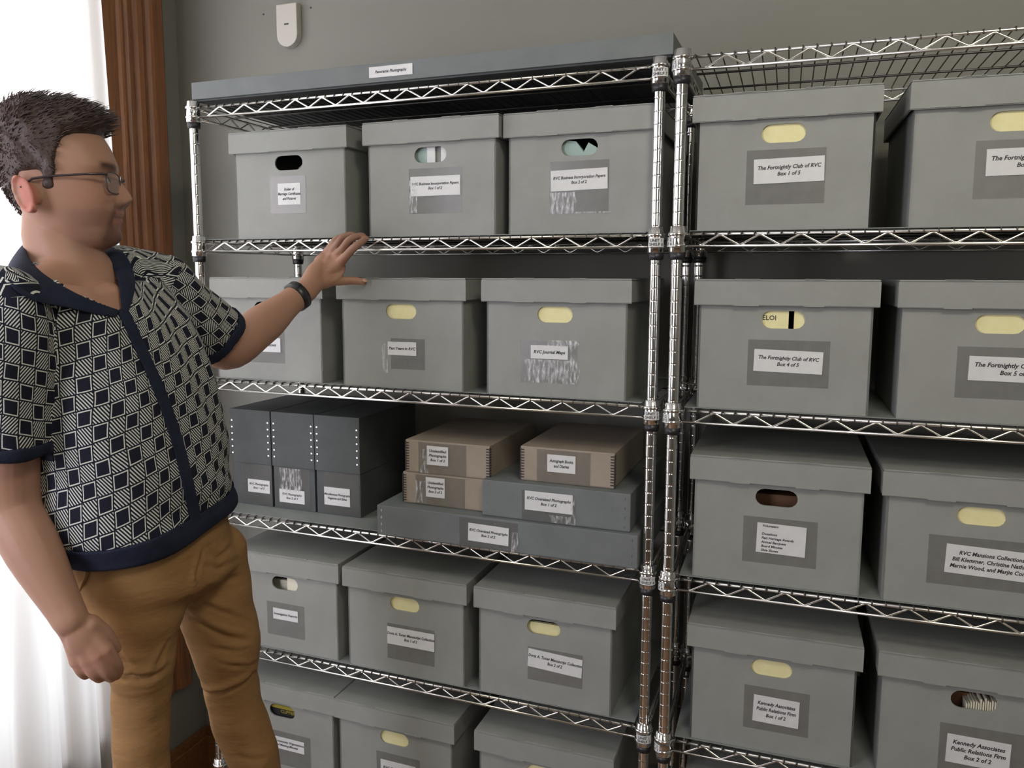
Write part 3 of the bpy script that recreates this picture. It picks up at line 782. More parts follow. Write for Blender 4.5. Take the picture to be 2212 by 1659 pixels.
def headpt(z, p, hair=False):
    f, b, w_ = hs(z); xc = (f+b)/2-.006
    cc, ss = math.cos(p), math.sin(p)
    ef = 2.1+.55*max(0, min(1, (.075-z)/.05))*(1 if z > -.05 else max(0, 1+(z+.05)/.04))
    x = math.copysign(abs(cc)**(2/ef), cc); y = math.copysign(abs(ss)**(2/ef), ss)
    X = xc+(f-xc if x > 0 else xc-b)*x; Y = w_*y
    if z < 0 and x > 0: Y *= 1-.16*x*min(1, -z/.07)
    if not hair and x > 0:
        ay = abs(Y)
        nw = .0085+.010*max(0, min(1, (.018-z)/.05))
        nose = np.interp(z, [-.046, -.040, -.034, -.026, -.012, .004, .016, .026], [0, .005, .014, .0245, .018, .010, .0045, 0])
        X += nose*g(ay, nw)
        X += .0075*g(z+.034, .007)*g(ay-.0135, .0065)             # alae
        X += .0048*g(z+.0485, .0055)*g(ay, .022)+.0050*g(z+.0635, .0065)*g(ay, .020)  # lips
        X -= .0045*g(z+.0560, .0022)*g(ay, .022)
        X -= .004*g(z+.074, .006)*g(ay, .018)
        X += .005*g(z+.090, .012)*g(ay, .020)
        X -= .0085*g(z-.006, .012)*g(ay-.030, .016)               # eye sockets
        X += .0065*g(z-.004, .0095)*g(ay-.029, .012)              # eyeballs
        X += .0035*g(z-.027, .008)*g(ay-.030, .024)               # brow
        X += .005*g(z+.022, .018)*g(ay-.042, .018)                # cheeks
    return X, Y
def headgrid(fn, zs, n=120):
    m = MB(); vs = []
    for z in zs:
        for k in range(n):
            X, Y, Z = fn(z, 2*PI*k/n); vs.append(H(X, Y, Z))
    m.add(vs, [(j*n+i, j*n+(i+1) % n, (j+1)*n+(i+1) % n, (j+1)*n+i) for j in range(len(zs)-1) for i in range(n)]
          + [tuple(range(n))[::-1], tuple((len(zs)-1)*n+k for k in range(n))], True)
    return m
zs_h = np.concatenate([np.linspace(-.112, .11, 110), np.linspace(.112, .128, 14)])
bodyM = headgrid(lambda z, p: (*headpt(z, p), z), zs_h)
# ears
for sy in (-1, 1):
    e0 = H(-.020, sy*.0745, -.022)
    out = (HY*sy*.75-HXt*.55).normalized(); lon = (HZt*.97-HXt*.22).normalized(); wid = out.cross(lon).normalized()
    dome(bodyM, e0+out*.006, (out*.0042, wid*.0165, lon*.029), 14)
    dome(bodyM, e0-out*.004+wid*(.004 if wid.dot(HXt) > 0 else -.004), (out*.013, wid*.010, lon*.018), 10)
    dome(bodyM, e0+out*.003, (out*.0078, wid*.0135, lon*.024), 12)
    rim = []; sgn = 1 if wid.dot(HXt) > 0 else -1
    for k in range(15):
        a = -2.2+4.0*k/14
        rim.append(e0+out*(.0115)+wid*(-sgn*.0165*math.cos(a-.1))+lon*(.0285*math.sin(a)))
    bodyM.tube(rim, .0031, 8)
    dome(bodyM, e0+out*.006+wid*sgn*.004-lon*.024, (out*.005, wid*.0085, lon*.0085), 10)
# neck and chest
def ell(c, a, b): return (c, a, b, b)
nk = [H(-.004, 0, -.050), H(-.004, 0, -.085), at(146, 560, 1.57), at(160, 600, 1.57), at(178, 640, 1.565)]
rs = []
for c, a, bf, bb in ((nk[0], .052, .050, .044), (nk[1], .056, .056, .050), (nk[2], .062, .064, .060), (nk[3], .076, .068, .068), (nk[4], .095, .076, .074), (at(205, 700, 1.56), .105, .082, .070)):
    rs.append((c, a, bf, bb))
rings(bodyM, rs[::-1], 40, 2.1)
ts = torso(.010)
ts = torso(.013)
rings(bodyM, ts[2:10], 56, 2.4)
limb(bodyM, [at(318, 1120, RHO), at(275, 1230, 1.53)], [.070, .045], 16); limb(bodyM, [at(318, 1120, RHO), at(420, 1220, 1.60)], [.075, .050], 16)
limb(bodyM, [at(170, 606, 1.57), SHR+Vector((0, 0, .012))], [.048, .040], 20); limb(bodyM, [at(190, 596, 1.585), SHL+Vector((0, 0, .004))], [.046, .042], 20)
# right arm (hanging), seen from the back of the hand
limb(bodyM, [SHR, (SHR+ELR)/2+EF*.004, ELR, ELR.lerp(WRR, .35)-ER*.004, WRR], [.052, .049, .044, .042, .0265], 24)
# left arm (reaching)
limb(bodyM, [SHL, (SHL+ELL)/2, ELL, ELL.lerp(WRL, .40)+Vector((0, 0, -.006)), ELL.lerp(WRL, .8), WRL], [.052, .052, .046, .043, .030, .0265], 24)
# ---- left hand laid on the shelf edge
def finger(m, pts, rad): limb(m, pts, rad, 14, 5)
yh = -.030
lw = WRL
LK = [aty(736, 566, -.046), aty(723, 556, -.035), aty(712, 549, -.024), aty(704, 546, -.014)]      # knuckles, index..little
dome(bodyM, aty(703, 588, -.062), ((aty(735, 568, -.034)-aty(668, 615, -.105))*.52, (aty(744, 596, -.050)-aty(690, 566, -.050))*.50, Vector((.5, .85, 0)).normalized()*.0155), 16)
limb(bodyM, [lw, aty(690, 600, -.075), aty(716, 572, -.048)], [.0255, .023, .016], 16)
limb(bodyM, [lw, aty(695, 598, -.070), aty(728, 574, -.048)], [.022, .0225, .014], 16)
limb(bodyM, [lw, aty(680, 592, -.085), aty(694, 572, -.055), aty(708, 558, -.028)], [.0235, .0225, .0185, .0125], 16)
limb(bodyM, [aty(676, 610, -.092), aty(704, 606, -.070), aty(722, 606, -.056)], [.0235, .0185, .0130], 16)
limb(bodyM, [aty(700, 600, -.065), aty(722, 590, -.050), aty(735, 578, -.040)], [.016, .0135, .0115], 14)
finger(bodyM, [LK[0], aty(753, 547, -.050), aty(767, 533, -.048), aty(783, 521.5, -.030), aty(791, 515, -.016)], [.0118, .0100, .0094, .0084, .0070])
finger(bodyM, [LK[1], aty(741, 536, -.038), aty(754, 519, -.038), aty(774, 510, -.022), aty(785, 509, -.011)], [.0112, .0096, .0090, .0080, .0068])
finger(bodyM, [LK[2], aty(727, 530, -.026), aty(738, 514, -.026), aty(755, 507, -.015), aty(766, 508, -.009)], [.0106, .0090, .0084, .0076, .0064])
finger(bodyM, [LK[3], aty(715, 530, -.016), aty(723, 519, -.016), aty(735, 512, -.010), aty(746, 511, -.008)], [.0098, .0080, .0075, .0068, .0058])
limb(bodyM, [aty(703, 550, -.018), aty(713, 553, -.028), aty(724, 560, -.038), aty(733, 569, -.044)], [.0095, .0115, .0120, .0115], 14)
limb(bodyM, [aty(692, 566, -.040), aty(703, 549, -.016)], [.016, .0105], 14); limb(bodyM, [aty(706, 572, -.055), aty(717, 553, -.030)], [.015, .0112], 14)
finger(bodyM, [aty(706, 604, -.068), aty(724, 606, -.054), aty(745, 606.5, -.036), aty(765, 606, -.022), aty(786, 609, -.012)], [.0165, .0125, .0108, .0098, .0078])
# ---- right hand, relaxed and half closed
def ar(px, py, r): return at(px, py, r)
rh = 1.355
RK = [ar(229, 1402, rh-.004), ar(210, 1417, rh-.006), ar(189, 1427, rh), ar(167, 1427, rh+.010)]
dome(bodyM, ar(186, 1385, rh+.004), ((ar(205, 1425, rh)-ar(168, 1345, rh))*.56, (ar(236, 1382, rh)-ar(146, 1402, rh))*.47, EF*.0165), 16)
for k_, q in enumerate(RK): limb(bodyM, [WRR+(ar(165+k_*-6, 1350, 1.365)-ar(160, 1350, 1.365)), (WRR+q)/2+EF*.002, q], [.019, .0165, .0125], 14)
def rfing(k, base, mid, low, tip, r):
    finger(bodyM, [base, mid, low, tip], r)
rfing(0, RK[0], ar(246, 1428, rh+.002), ar(254, 1446, rh+.016), ar(252, 1459, rh+.030), [.0118, .0104, .0096, .0080])
rfing(1, RK[1], ar(228, 1447, rh-.004), ar(240, 1460, rh+.012), ar(238, 1464, rh+.030), [.0118, .0106, .0096, .0080])
rfing(2, RK[2], ar(202, 1452, rh-.002), ar(214, 1463, rh+.014), ar(214, 1462, rh+.032), [.0112, .0102, .0092, .0078])
rfing(3, RK[3], ar(174, 1446, rh+.008), ar(184, 1457, rh+.022), ar(188, 1455, rh+.036), [.0100, .0092, .0084, .0070])
finger(bodyM, [ar(196, 1350, rh+.010), ar(222, 1366, rh+.014), ar(240, 1386, rh+.018), ar(252, 1401, rh+.022)], [.0165, .0135, .0108, .0080])
# ---- legs (inside the trousers) and feet
HIPR = at(268, 1262, 1.515); HIPL = at(430, 1225, 1.62)
KR = at(302, 1440, 1.475); KL = at(498, 1425, 1.60)
LR = at(306, 1659, 1.47); LL = at(549, 1659, 1.585)
def down(p, q, z):                              # carry the line p-q on to height z, easing upright
    return Vector((q.x+(q.x-p.x)*.25, q.y+(q.y-p.y)*.25, z))
ANR = Vector((LR.x+.01, LR.y+.0, FLOOR+.09)); ANL = Vector((LL.x+.05, LL.y+.02, FLOOR+.09))
limb(bodyM, [HIPR, KR, LR, (LR+ANR)/2, ANR], [.050, .036, .030, .034, .030], 20)
limb(bodyM, [HIPL, KL, LL, (LL+ANL)/2, ANL], [.058, .040, .032, .034, .030], 20)
for A in (ANR, ANL):
    limb(bodyM, [A, A+Vector((0, 0, -.05)), A+FACE*.09+Vector((0, 0, -.062)), A+FACE*.15+Vector((0, 0, -.066))], [.035, .034, .026, .018], 14)
bodyMe = fuse(bodyM, .0028, 3, 'body')
bm = bmesh.new(); bm.from_mesh(bodyMe); cc_ = at(205, 628, 1.50)
vv = [v for v in bm.verts if (v.co-cc_).length < .135 and (v.co-H(.0, 0, -.06)).length > .085]
for q in range(45): bmesh.ops.smooth_vert(bm, verts=vv, factor=.5, use_axis_x=True, use_axis_y=True, use_axis_z=True)
bm.to_mesh(bodyMe); bm.free()
# skin tone by place
P_ = arr(bodyMe); n_ = len(P_)
tone = np.tile(np.array([.400, .228, .155]), (n_, 1))
hx, hy_, hz_ = (np.array(v) for v in (HXt, HY, HZt)); d_ = P_-np.array(HO)
lx, ly, lz = d_@hx, d_@hy_, d_@hz_
def sm(v, a, b): t = np.clip((v-a)/(b-a), 0, 1); return t*t*(3-2*t)
def blend(mask, colr):
    global tone
    mask = mask[:, None]; tone = tone*(1-mask)+np.array(colr)*mask
head_ = sm(lz, -.13, -.10)
blend(np.exp(-((lx-.060)/.030)**2-((lz+.022)/.025)**2)*.30*head_, (.50, .22, .16))                # cheeks
jaw = sm(-lz, .030, .055)*head_*sm(lx, .010, .045)
blend(jaw*.50, (.20, .125, .095))                                                      # stubble
goat = head_*sm(lx, .062, .075)*np.clip(np.exp(-((lz+.040)/.007)**2)*(np.abs(ly) < .030)+np.exp(-((lz+.086)/.018)**2)*sm(.034-np.abs(ly), 0, .01)+np.exp(-((np.abs(ly)-.029)/.006)**2)*sm(-lz, .036, .046)*sm(lz, -.10, -.09), 0, 1)
blend(goat*.78, (.085, .045, .034))
lips = head_*sm(lx, .080, .088)*(np.exp(-((lz+.049)/.0045)**2)+np.exp(-((lz+.0635)/.0055)**2))*(np.abs(ly) < .026)
blend(np.clip(lips, 0, 1)*.75, (.42, .16, .13))
blend(np.exp(-((lz+.0562)/.0016)**2)*(np.abs(ly) < .025)*sm(lx, .078, .085)*.8, (.08, .03, .028))
brow = np.exp(-((lz-.0270-.06*(.03-np.abs(np.abs(ly)-.028))*0)/.0058)**2)*sm(np.abs(ly), .006, .014)*sm(.056-np.abs(ly), 0, .01)*sm(lx, .050, .062)
blend(np.clip(brow*1.15, 0, 1), (.035, .020, .016))
eyeb = np.exp(-((lz-.004)/.0052)**2-((np.abs(ly)-.031)/.0115)**2)*sm(lx, .055, .066)
blend(sm(eyeb, .42, .60), (.62, .58, .54))
iris = np.exp(-((lz-.004)/.0052)**2-((np.abs(ly)-.028)/.0048)**2)*sm(lx, .055, .066)
blend(sm(iris, .40, .55), (.05, .035, .025))
lash = np.exp(-((lz-.0092)/.0018)**2)*np.exp(-((np.abs(ly)-.031)/.0135)**4)*sm(lx, .055, .066)
blend(lash*.9, (.04, .025, .02))
earm = sm(np.abs(ly), .0755, .080)*np.exp(-((lx+.022)/.03)**4-((lz+.022)/.042)**4)
blend(np.clip(earm, 0, 1)*.85, (.52, .17, .13))
for q in RK+LK:
    dd = np.linalg.norm(P_-np.array(q), axis=1); blend(np.exp(-(dd/.014)**2)*.35, (.48, .20, .155))
ca = bodyMe.color_attributes.new('tone', 'FLOAT_COLOR', 'POINT')
ca.data.foreach_set('color', np.concatenate([tone, np.ones((n_, 1))], 1).astype(np.float32).ravel())
bvh_body = BVHTree.FromPolygons([tuple(v.co) for v in bodyMe.vertices], [tuple(p.vertices) for p in bodyMe.polygons])
finish(bodyMe, 'body', SKIN, man)
# nails of the reaching hand and the other are small darker-pink plates
def nail(p, nrm, along, w_, l_, par):
    n = Vector(nrm).normalized(); a = (Vector(along)-n*Vector(along).dot(n)).normalized(); b = n.cross(a)
    m = MB(); dome(m, p, (a*l_, b*w_, n*.0008), 8); me = m.mesh('fingernail', NAILM)
    finish(me, 'fingernail', NAILM, par)
NAILM = mat('fingernail', (.47, .275, .215), .3)
bo = man.children[0]
tip = aty(787, 607.5, -.014); nail(tip-EF*.0066+Vector((0, 0, .002)), -EF+Vector((0, 0, .4)), Vector((1, 0, -.1)), .0048, .0062, bo)

# ---- hair
zs_c = np.concatenate([np.linspace(-.070, .112, 70), np.linspace(.114, .128, 12)])
def hairline(X, Y):
    # lowest height at which hair grows, walking round the head from forehead to nape
    return float(np.interp(X, [-.09, -.050, -.044, -.034, -.004, .000, .016, .022, .034, .050, .075, .10], [-.058, -.058, -.045, .010, .012, -.020, -.022, .030, .066, .074, .078, .080]))
def hair_t(X, Y, z, p):
    up = z-hairline(X, Y)
    top = sm(np.array(z), .045, .10)
    T = .0045*(.35+.65*float(sm(np.array(z), -.03, .03)))+.013*float(top) if X > -.02 else .0045+.013*float(top)
    T += .009*float(sm(np.array(X), .02, .07))*float(sm(np.array(z), .07, .09))      # quiff
    k = float(sm(np.array(up), -.004, .012))
    return -.006+(T+.006)*k
def hairfn(z, p):
    X, Y = headpt(z, p, True)
    t = hair_t(X, Y, z, p)
    wob = .0022*math.sin(X*150+z*90)*math.sin(Y*140+2)+.0014*math.sin(X*330+Y*210+z*260)
    t2 = t+wob*(1 if t > .003 else 0)
    cx = .0; L_ = math.hypot(X-cx, Y)+1e-6; zc = z-.02
    nx, ny_, nz_ = (X-cx)/.085, Y/.073, max(zc, 0)/.10
    ln = math.sqrt(nx*nx+ny_*ny_+nz_*nz_*1.0)+1e-6
    return X+t2*nx/ln, Y+t2*ny_/ln, z+t2*nz_/ln
hm = headgrid(hairfn, zs_c, 140)
hme = fuse(hm, .003, 7, 'hair')
hb = BVHTree.FromPolygons([tuple(v.co) for v in hme.vertices], [tuple(p.vertices) for p in hme.polygons])
hv = MB(); hv.add([v.co for v in hme.vertices], [tuple(p.vertices) for p in hme.polygons], True)
# short locks standing on the crown and swept forward on top
for q in range(7500):
    z = random.uniform(-.055, .127); p = random.uniform(0, 2*PI)
    X, Y = headpt(z, p, True); t = hair_t(X, Y, z, p)
    if t < .004: continue
    a = H(*hairfn(z, p)); top = float(sm(np.array(z), .04, .09))
    nrm = (a-H(0, 0, .02)).normalized()
    sweep = (HXt*(.9 if X > -.02 else .25)+HZt*(.15 if top > .3 else -.9)+HY*random.uniform(-.45, .45)-HXt*(.5 if X < -.05 and top < .5 else 0)).normalized()
    L_ = (.005+.012*top)*random.uniform(.5, 1.2)
    lift = .10+.22*top*random.random()**2
    pts = [a-nrm*.003, a+(sweep*.5+nrm*lift*.7)*L_, a+(sweep*1.05+nrm*lift)*L_]
    hv.tube(pts, [.0011, .0008, .0002], 3, False)
hobj_me = hv.mesh('hair', HAIR); bpy.data.meshes.remove(hme)
finish(hobj_me, 'hair', HAIR, man)

# ---- shirt
shM = MB(); TL[0] = (1138, 114, 511); TL[1] = (1110, 108, 508)
rings(shM, torso(-.003)[:11], 72, 2.4)
CUFR = at(12, 968, 1.455); CUFL = at(472, 730, 1.735)
limb(shM, [SHR+Vector((0, 0, .004)), SHR.lerp(CUFR, .5), CUFR], [.062, .065, .066], 30, 6, False)
limb(shM, [SHL+Vector((0, 0, .002)), SHL.lerp(CUFL, .5)+Vector((0, 0, -.004)), CUFL], [.060, .063, .062], 30, 6, False)
# yoke between neck and shoulders
limb(shM, [at(150, 612, 1.575), at(70, 640, 1.50), SHR+Vector((0, 0, .010))], [.050, .050, .052], 24); limb(shM, [at(215, 600, 1.60), at(285, 592, 1.63), SHL+Vector((0, 0, .004))], [.046, .052, .052], 24)
shMe = fuse(shM, .0042, 5, 'shirt_fabric')
P_ = arr(shMe)
# gentle drape folds
nn = np.empty(len(P_)*3, np.float32); shMe.vertices.foreach_get('normal', nn); nn = nn.reshape(-1, 3)
rel = P_-np.array(TC); ls, lf, z_ = rel@np.array(LEFT), rel@np.array(FACE), P_[:, 2]
fold = .0035*np.sin(z_*46+ls*30)*sm(-z_, -1.42, -1.22)+.0030*np.sin(ls*70+z_*22)*sm(z_, 1.2, 1.45)+.003*np.sin(z_*75+ls*18+1)*np.exp(-((z_-1.20)/.03)**2)
P_ = P_+nn*fold[:, None]
shMe.vertices.foreach_set('co', P_.astype(np.float32).ravel()); shMe.update()
SB = BVHTree.FromPolygons([tuple(v) for v in P_], [tuple(p.vertices) for p in shMe.polygons])
def on_shirt(px, py, lift=.004):
    d = sight(px, py).normalized(); h, n, i, dist = SB.ray_cast(CAMP, d)
    return None if h is None else (h-d*lift)
# faces sorted into fabric, cuffs, hem band and placket; the open neck is left out
nf = len(shMe.polygons)
cen = np.empty(nf*3, np.float32); shMe.polygons.foreach_get('center', cen); cen = cen.reshape(-1, 3)
pnr = np.empty(nf*3, np.float32); shMe.polygons.foreach_get('normal', pnr); pnr = pnr.reshape(-1, 3)
hem_z = at(322, 1128, RHO).z
def seg_param(c, a, b):
    a, b = np.array(a), np.array(b); ab = b-a; t = ((c-a)@ab)/(ab@ab); dd = np.linalg.norm(c-(a+np.clip(t, 0, 9)[:, None]*ab), axis=1); return t, dd
tr, dr = seg_param(cen, SHR, CUFR); tl, dl = seg_param(cen, SHL, CUFL)
def outward(t, a, b):
    a, b = np.array(a), np.array(b); r = cen-(a+t[:, None]*(b-a)); r /= np.linalg.norm(r, axis=1)[:, None]+1e-9
    return ((r*pnr).sum(1) > .1) | (t > 1.0)
relc = cen-np.array(TC); cls, clf = relc@np.array(LEFT), relc@np.array(FACE)
sleeveR = (dr < .070) & (tr > .30) & (cen[:, 2] > at(14, 975, 1.455).z-.1); sleeveL = (dl < .072) & (tl > .30)
front = (pnr@np.array(FACE)) > 0.05
pb1 = [on_shirt(262, 672, 0), on_shirt(300, 745, 0), on_shirt(335, 820, 0), on_shirt(368, 905, 0), on_shirt(392, 985, 0), on_shirt(412, 1070, 0), on_shirt(430, 1150, 0)]
pb1 = [p for p in pb1 if p is not None]
pz_ = np.array([p.z for p in pb1][::-1]); pl_ = np.array([(p-TC).dot(LEFT) for p in pb1][::-1])
plx = np.interp(cen[:, 2], pz_, pl_)
vz = on_shirt(262, 672, 0).z
plk = front & (np.abs(cls-plx) < .0115) & (cen[:, 2] < vz+.01) & ~sleeveL & ~sleeveR
hemb = (cen[:, 2] < hem_z+.032) & (cen[:, 2] > hem_z-.2) & ~sleeveR
cufr = sleeveR & (tr > .915) & (tr < 1.06) & outward(tr, SHR, CUFR); cufl = sleeveL & (tl > .87) & (tl < 1.08) & outward(tl, SHL, CUFL)
# neckline polygon, given on the picture side of the chest and kept as a wedge in (LEFT, z)
wl = [on_shirt(262, 671, 0), on_shirt(163, 634, 0), on_shirt(100, 598, 0)]
wr = [on_shirt(262, 671, 0), on_shirt(257, 620, 0), on_shirt(246, 585, 0)]
wl = [p for p in wl if p is not None]; wr = [p for p in wr if p is not None]
zl = np.array([p.z for p in wl]); ll_ = np.array([(p-TC).dot(LEFT) for p in wl])
zr = np.array([p.z for p in wr]); lr_ = np.array([(p-TC).dot(LEFT) for p in wr])
lo = np.interp(cen[:, 2], zl, ll_); hi = np.interp(cen[:, 2], zr, lr_)
opening = (clf > -.03) & (cen[:, 2] > vz+.001) & (cls > lo-.004) & (cls < hi+.007) & ~sleeveL & ~sleeveR
nkc = np.array(at(152, 575, 1.57)); nd = np.linalg.norm((cen-nkc)*np.array([1, 1, .35]), axis=1)
opening |= (nd < .074) & (cen[:, 2] > vz+.03)
tmpb = np.linalg.norm(cen-np.array(CUFR), axis=1)
kinds = np.zeros(nf, int); kinds[hemb] = 2; kinds[cufr] = 3; kinds[cufl] = 4; kinds[opening] = 9
polys = [tuple(p.vertices) for p in shMe.polygons]
def submesh(kind, lift=0):
    ids = [i for i in range(nf) if kinds[i] == kind]; used = {}; vs = []; fs = []
    for i in ids:
        f = []
        for v in polys[i]:
            if v not in used:
                used[v] = len(vs); q = P_[v]; k = float(sm(np.array(-q[2]), -1.38, -1.15))
                up_ = .17*k*float((q-np.array(TC))@np.array(LEFT))
                vs.append(Vector(q)+Vector(nn[v])*lift+Vector((0, 0, up_)))
            f.append(used[v])
        fs.append(f)
    me = bpy.data.meshes.new('part'); me.from_pydata([tuple(v) for v in vs], [], fs); me.update()
    return me, [k for k, _ in sorted(used.items(), key=lambda t: t[1])]
fab, ids = submesh(0)
pv = P_[ids]; rl = pv-np.array(TC)
a_t = np.arctan2(rl@np.array(LEFT), rl@np.array(FACE)); u_t = a_t*.150; v_t = pv[:, 2]
trv, drv = seg_param(pv, SHR, CUFR); tlv, dlv = seg_param(pv, SHL, CUFL)
def sleeve_uv(pv, A, B, t):
    ax = (Vector(B)-Vector(A)); L_ = ax.length; ax.normalize()
    e1 = ax.cross(Vector((0, 0, 1)).cross(ax)).normalized() if abs(ax.z) < .9 else ax.cross(LEFT).normalized(); e2 = ax.cross(e1)
    r = pv-np.array(A); return np.arctan2(r@np.array(e2), r@np.array(e1))*.064+.011, -t*L_
uR, vR = sleeve_uv(pv, SHR, CUFR, trv); uL, vL = sleeve_uv(pv, SHL, CUFL, tlv)
npf = len(fab.polygons); fc = np.empty(npf*3, np.float32); fab.polygons.foreach_get('center', fc); fc = fc.reshape(-1, 3)
k_ = [i for i in range(nf) if kinds[i] == 0]; fc0 = cen[k_]
t1, d1 = seg_param(fc0, SHR, CUFR); t2, d2 = seg_param(fc0, SHL, CUFL)
pn0 = pnr[k_]
def outw(t, a, b):
    a, b = np.array(a), np.array(b); r = fc0-(a+t[:, None]*(b-a)); r /= np.linalg.norm(r, axis=1)[:, None]+1e-9
    return (r*pn0).sum(1) > .45
reg = np.zeros(npf, int); reg[(d1 < .080) & (t1 > -.12) & outw(t1, SHR, CUFR)] = 1; reg[(d2 < .080) & (t2 > -.12) & outw(t2, SHL, CUFL)] = 2
fl_ = (fc0-np.array(TC))@np.array(LEFT)
reg[(pn0[:, 2] > .62) & (fl_ < -.03) & (fc0[:, 2] > vz+.045)] = 1; reg[(pn0[:, 2] > .62) & (fl_ > .03) & (fc0[:, 2] > vz+.045)] = 2
uvl = fab.uv_layers.new(name='UVMap'); li = np.empty(len(fab.loops), np.int32); fab.loops.foreach_get('vertex_index', li)
lt_ = np.empty(npf, np.int32); fab.polygons.foreach_get('loop_total', lt_); lr2 = np.repeat(reg, lt_)
U = np.where(lr2 == 1, uR[li], np.where(lr2 == 2, uL[li], u_t[li])); V = np.where(lr2 == 1, vR[li], np.where(lr2 == 2, vL[li], v_t[li]))
uvl.data.foreach_set('uv', np.stack([U, V], 1).astype(np.float32).ravel())
shirt = finish(fab, 'shirt', KNIT, man); shirt['label'] = 'navy and cream geometric knit shirt'
for kd, nm in ((2, 'hem_band'), (3, 'cuff'), (4, 'cuff')):
    me, _ = submesh(kd, .0012)
    o = finish(me, nm, NAVY, shirt); o.parent = shirt
    so = o.modifiers.new('thickness', 'SOLIDIFY'); so.thickness = .0025; so.offset = 1
# collar: a navy band laid on the shirt round the open neck
NB = BVHTree.FromPolygons([tuple(v.co) for v in bodyMe.vertices], [tuple(p.vertices) for p in bodyMe.polygons])
def ribbon(inner, outer, name, lift_mid=.006):
    n = len(inner); k = 5; vs = []
    for i in range(n):
        for j in range(k):
            t = j/(k-1); p = inner[i].lerp(outer[i], t); vs.append(p+Vector((0, 0, 1))*lift_mid*math.sin(t*PI)*.5)
    m = MB(); m.add(vs, [(i*k+j, i*k+j+1, (i+1)*k+j+1, (i+1)*k+j) for i in range(n-1) for j in range(k-1)], True)
    me = m.mesh(name, NAVY)
    o = finish(me, name, NAVY, shirt)
    so = o.modifiers.new('thickness', 'SOLIDIFY'); so.thickness = .004; so.offset = 0
    sb = o.modifiers.new('round', 'SUBSURF'); sb.levels = 1; sb.render_levels = 2
    return o
def os_(px, py, lift=.006, rho=None):
    d = sight(px, py).normalized(); best = None
    for B in (SB, NB):
        h, n, i_, dist = B.ray_cast(CAMP, d)
        if h is not None and (best is None or dist < best[1]): best = (h, dist)
    if best is None or (rho and abs(math.hypot(best[0].x-CX, best[0].y-CY)-rho) > .14): return at(px, py, rho or 1.5)
    return best[0]-d*lift
# near lapel, from the nape round the near side of the neck to the point of the V
inn = [at(112, 545, 1.665), at(80, 530, 1.64), at(56, 522, 1.605), at(52, 530, 1.565), os_(62, 556, .012, 1.52), os_(80, 580, .010, 1.5), os_(108, 602, .008, 1.5), os_(163, 634, .008, 1.47), os_(215, 657, .008, 1.46), os_(263, 672, .006, 1.46)]
out_ = [at(104, 580, 1.69), at(66, 566, 1.665), at(34, 556, 1.63), at(14, 578, 1.56), os_(10, 604, .010, 1.5), os_(36, 632, .009, 1.46), os_(78, 655, .009, 1.45), os_(146, 664, .009, 1.45), os_(178, 674, .008, 1.45), os_(254, 688, .006, 1.46)]
ribbon(inn, out_, 'collar')
inn2 = [at(190, 556, 1.665), at(206, 541, 1.65), os_(221, 546, .012, 1.60), os_(232, 560, .010, 1.60), os_(246, 582, .008, 1.56), os_(257, 610, .006, 1.53), os_(260, 640, .006, 1.50), os_(263, 672, .006, 1.48)]
out2 = [at(214, 540, 1.71), at(238, 530, 1.69), os_(262, 538, .012, 1.64), os_(279, 560, .010, 1.60), os_(290, 588, .008, 1.58), os_(295, 618, .007, 1.55), os_(284, 655, .006, 1.50), os_(274, 684, .006, 1.48)]
ribbon(inn2, out2, 'collar')
def shear(q):
    k = float(sm(np.array(-q.z), -1.38, -1.15)); return q+Vector((0, 0, .17*k*(q-TC).dot(LEFT)))
pc = [(263, 668), (282, 705), (300, 745), (318, 782), (335, 820), (352, 862), (368, 905), (381, 945), (392, 985), (403, 1028), (412, 1070), (421, 1110), (430, 1150)]
PI_, PO_ = [], []
for i_ in range(len(pc)-1):
    for t_ in (0, .5):
        x_ = pc[i_][0]+(pc[i_+1][0]-pc[i_][0])*t_; y_ = pc[i_][1]+(pc[i_+1][1]-pc[i_][1])*t_
        a_, b_ = on_shirt(x_-12, y_+3, .0025), on_shirt(x_+12, y_-3, .0025)
        if a_ is not None and b_ is not None: PI_.append(shear(a_)); PO_.append(shear(b_))
ribbon(PI_, PO_, 'button_placket', .004)
# let the bare chest lie just under the line of the open shirt
bw = bo.data; Tm = Vector((TC.x, TC.y, FLOOR))
for v in bw.vertices:
    q = v.co+Tm
    if not (vz-.05 < q.z < vz+.10): continue
    r_ = q-TC; l_ = r_.dot(LEFT); f_ = r_.dot(FACE)
    if f_ < .01: continue
    a_ = float(np.interp(q.z, zl, ll_)); b_ = float(np.interp(q.z, zr, lr_))
    wl_ = float(sm(np.array(min(l_-a_, b_-l_)), -.05, -.015))*float(sm(np.array(vz+.095-q.z), 0, .055))
    if wl_ <= 0: continue
    h, n, i_, dist = SB.find_nearest(q)
    if h is not None and dist < .05: v.co = q.lerp(h-n*.0065, wl_)-Tm
bm = bmesh.new(); bm.from_mesh(bw); cq = on_shirt(225, 640, 0)-Tm
vv = [v for v in bm.verts if (v.co-cq).length < .085]
for q in range(14): bmesh.ops.smooth_vert(bm, verts=vv, factor=.5, use_axis_x=True, use_axis_y=True, use_axis_z=True)
bm.to_mesh(bw); bm.free()
bpy.data.meshes.remove(shMe)

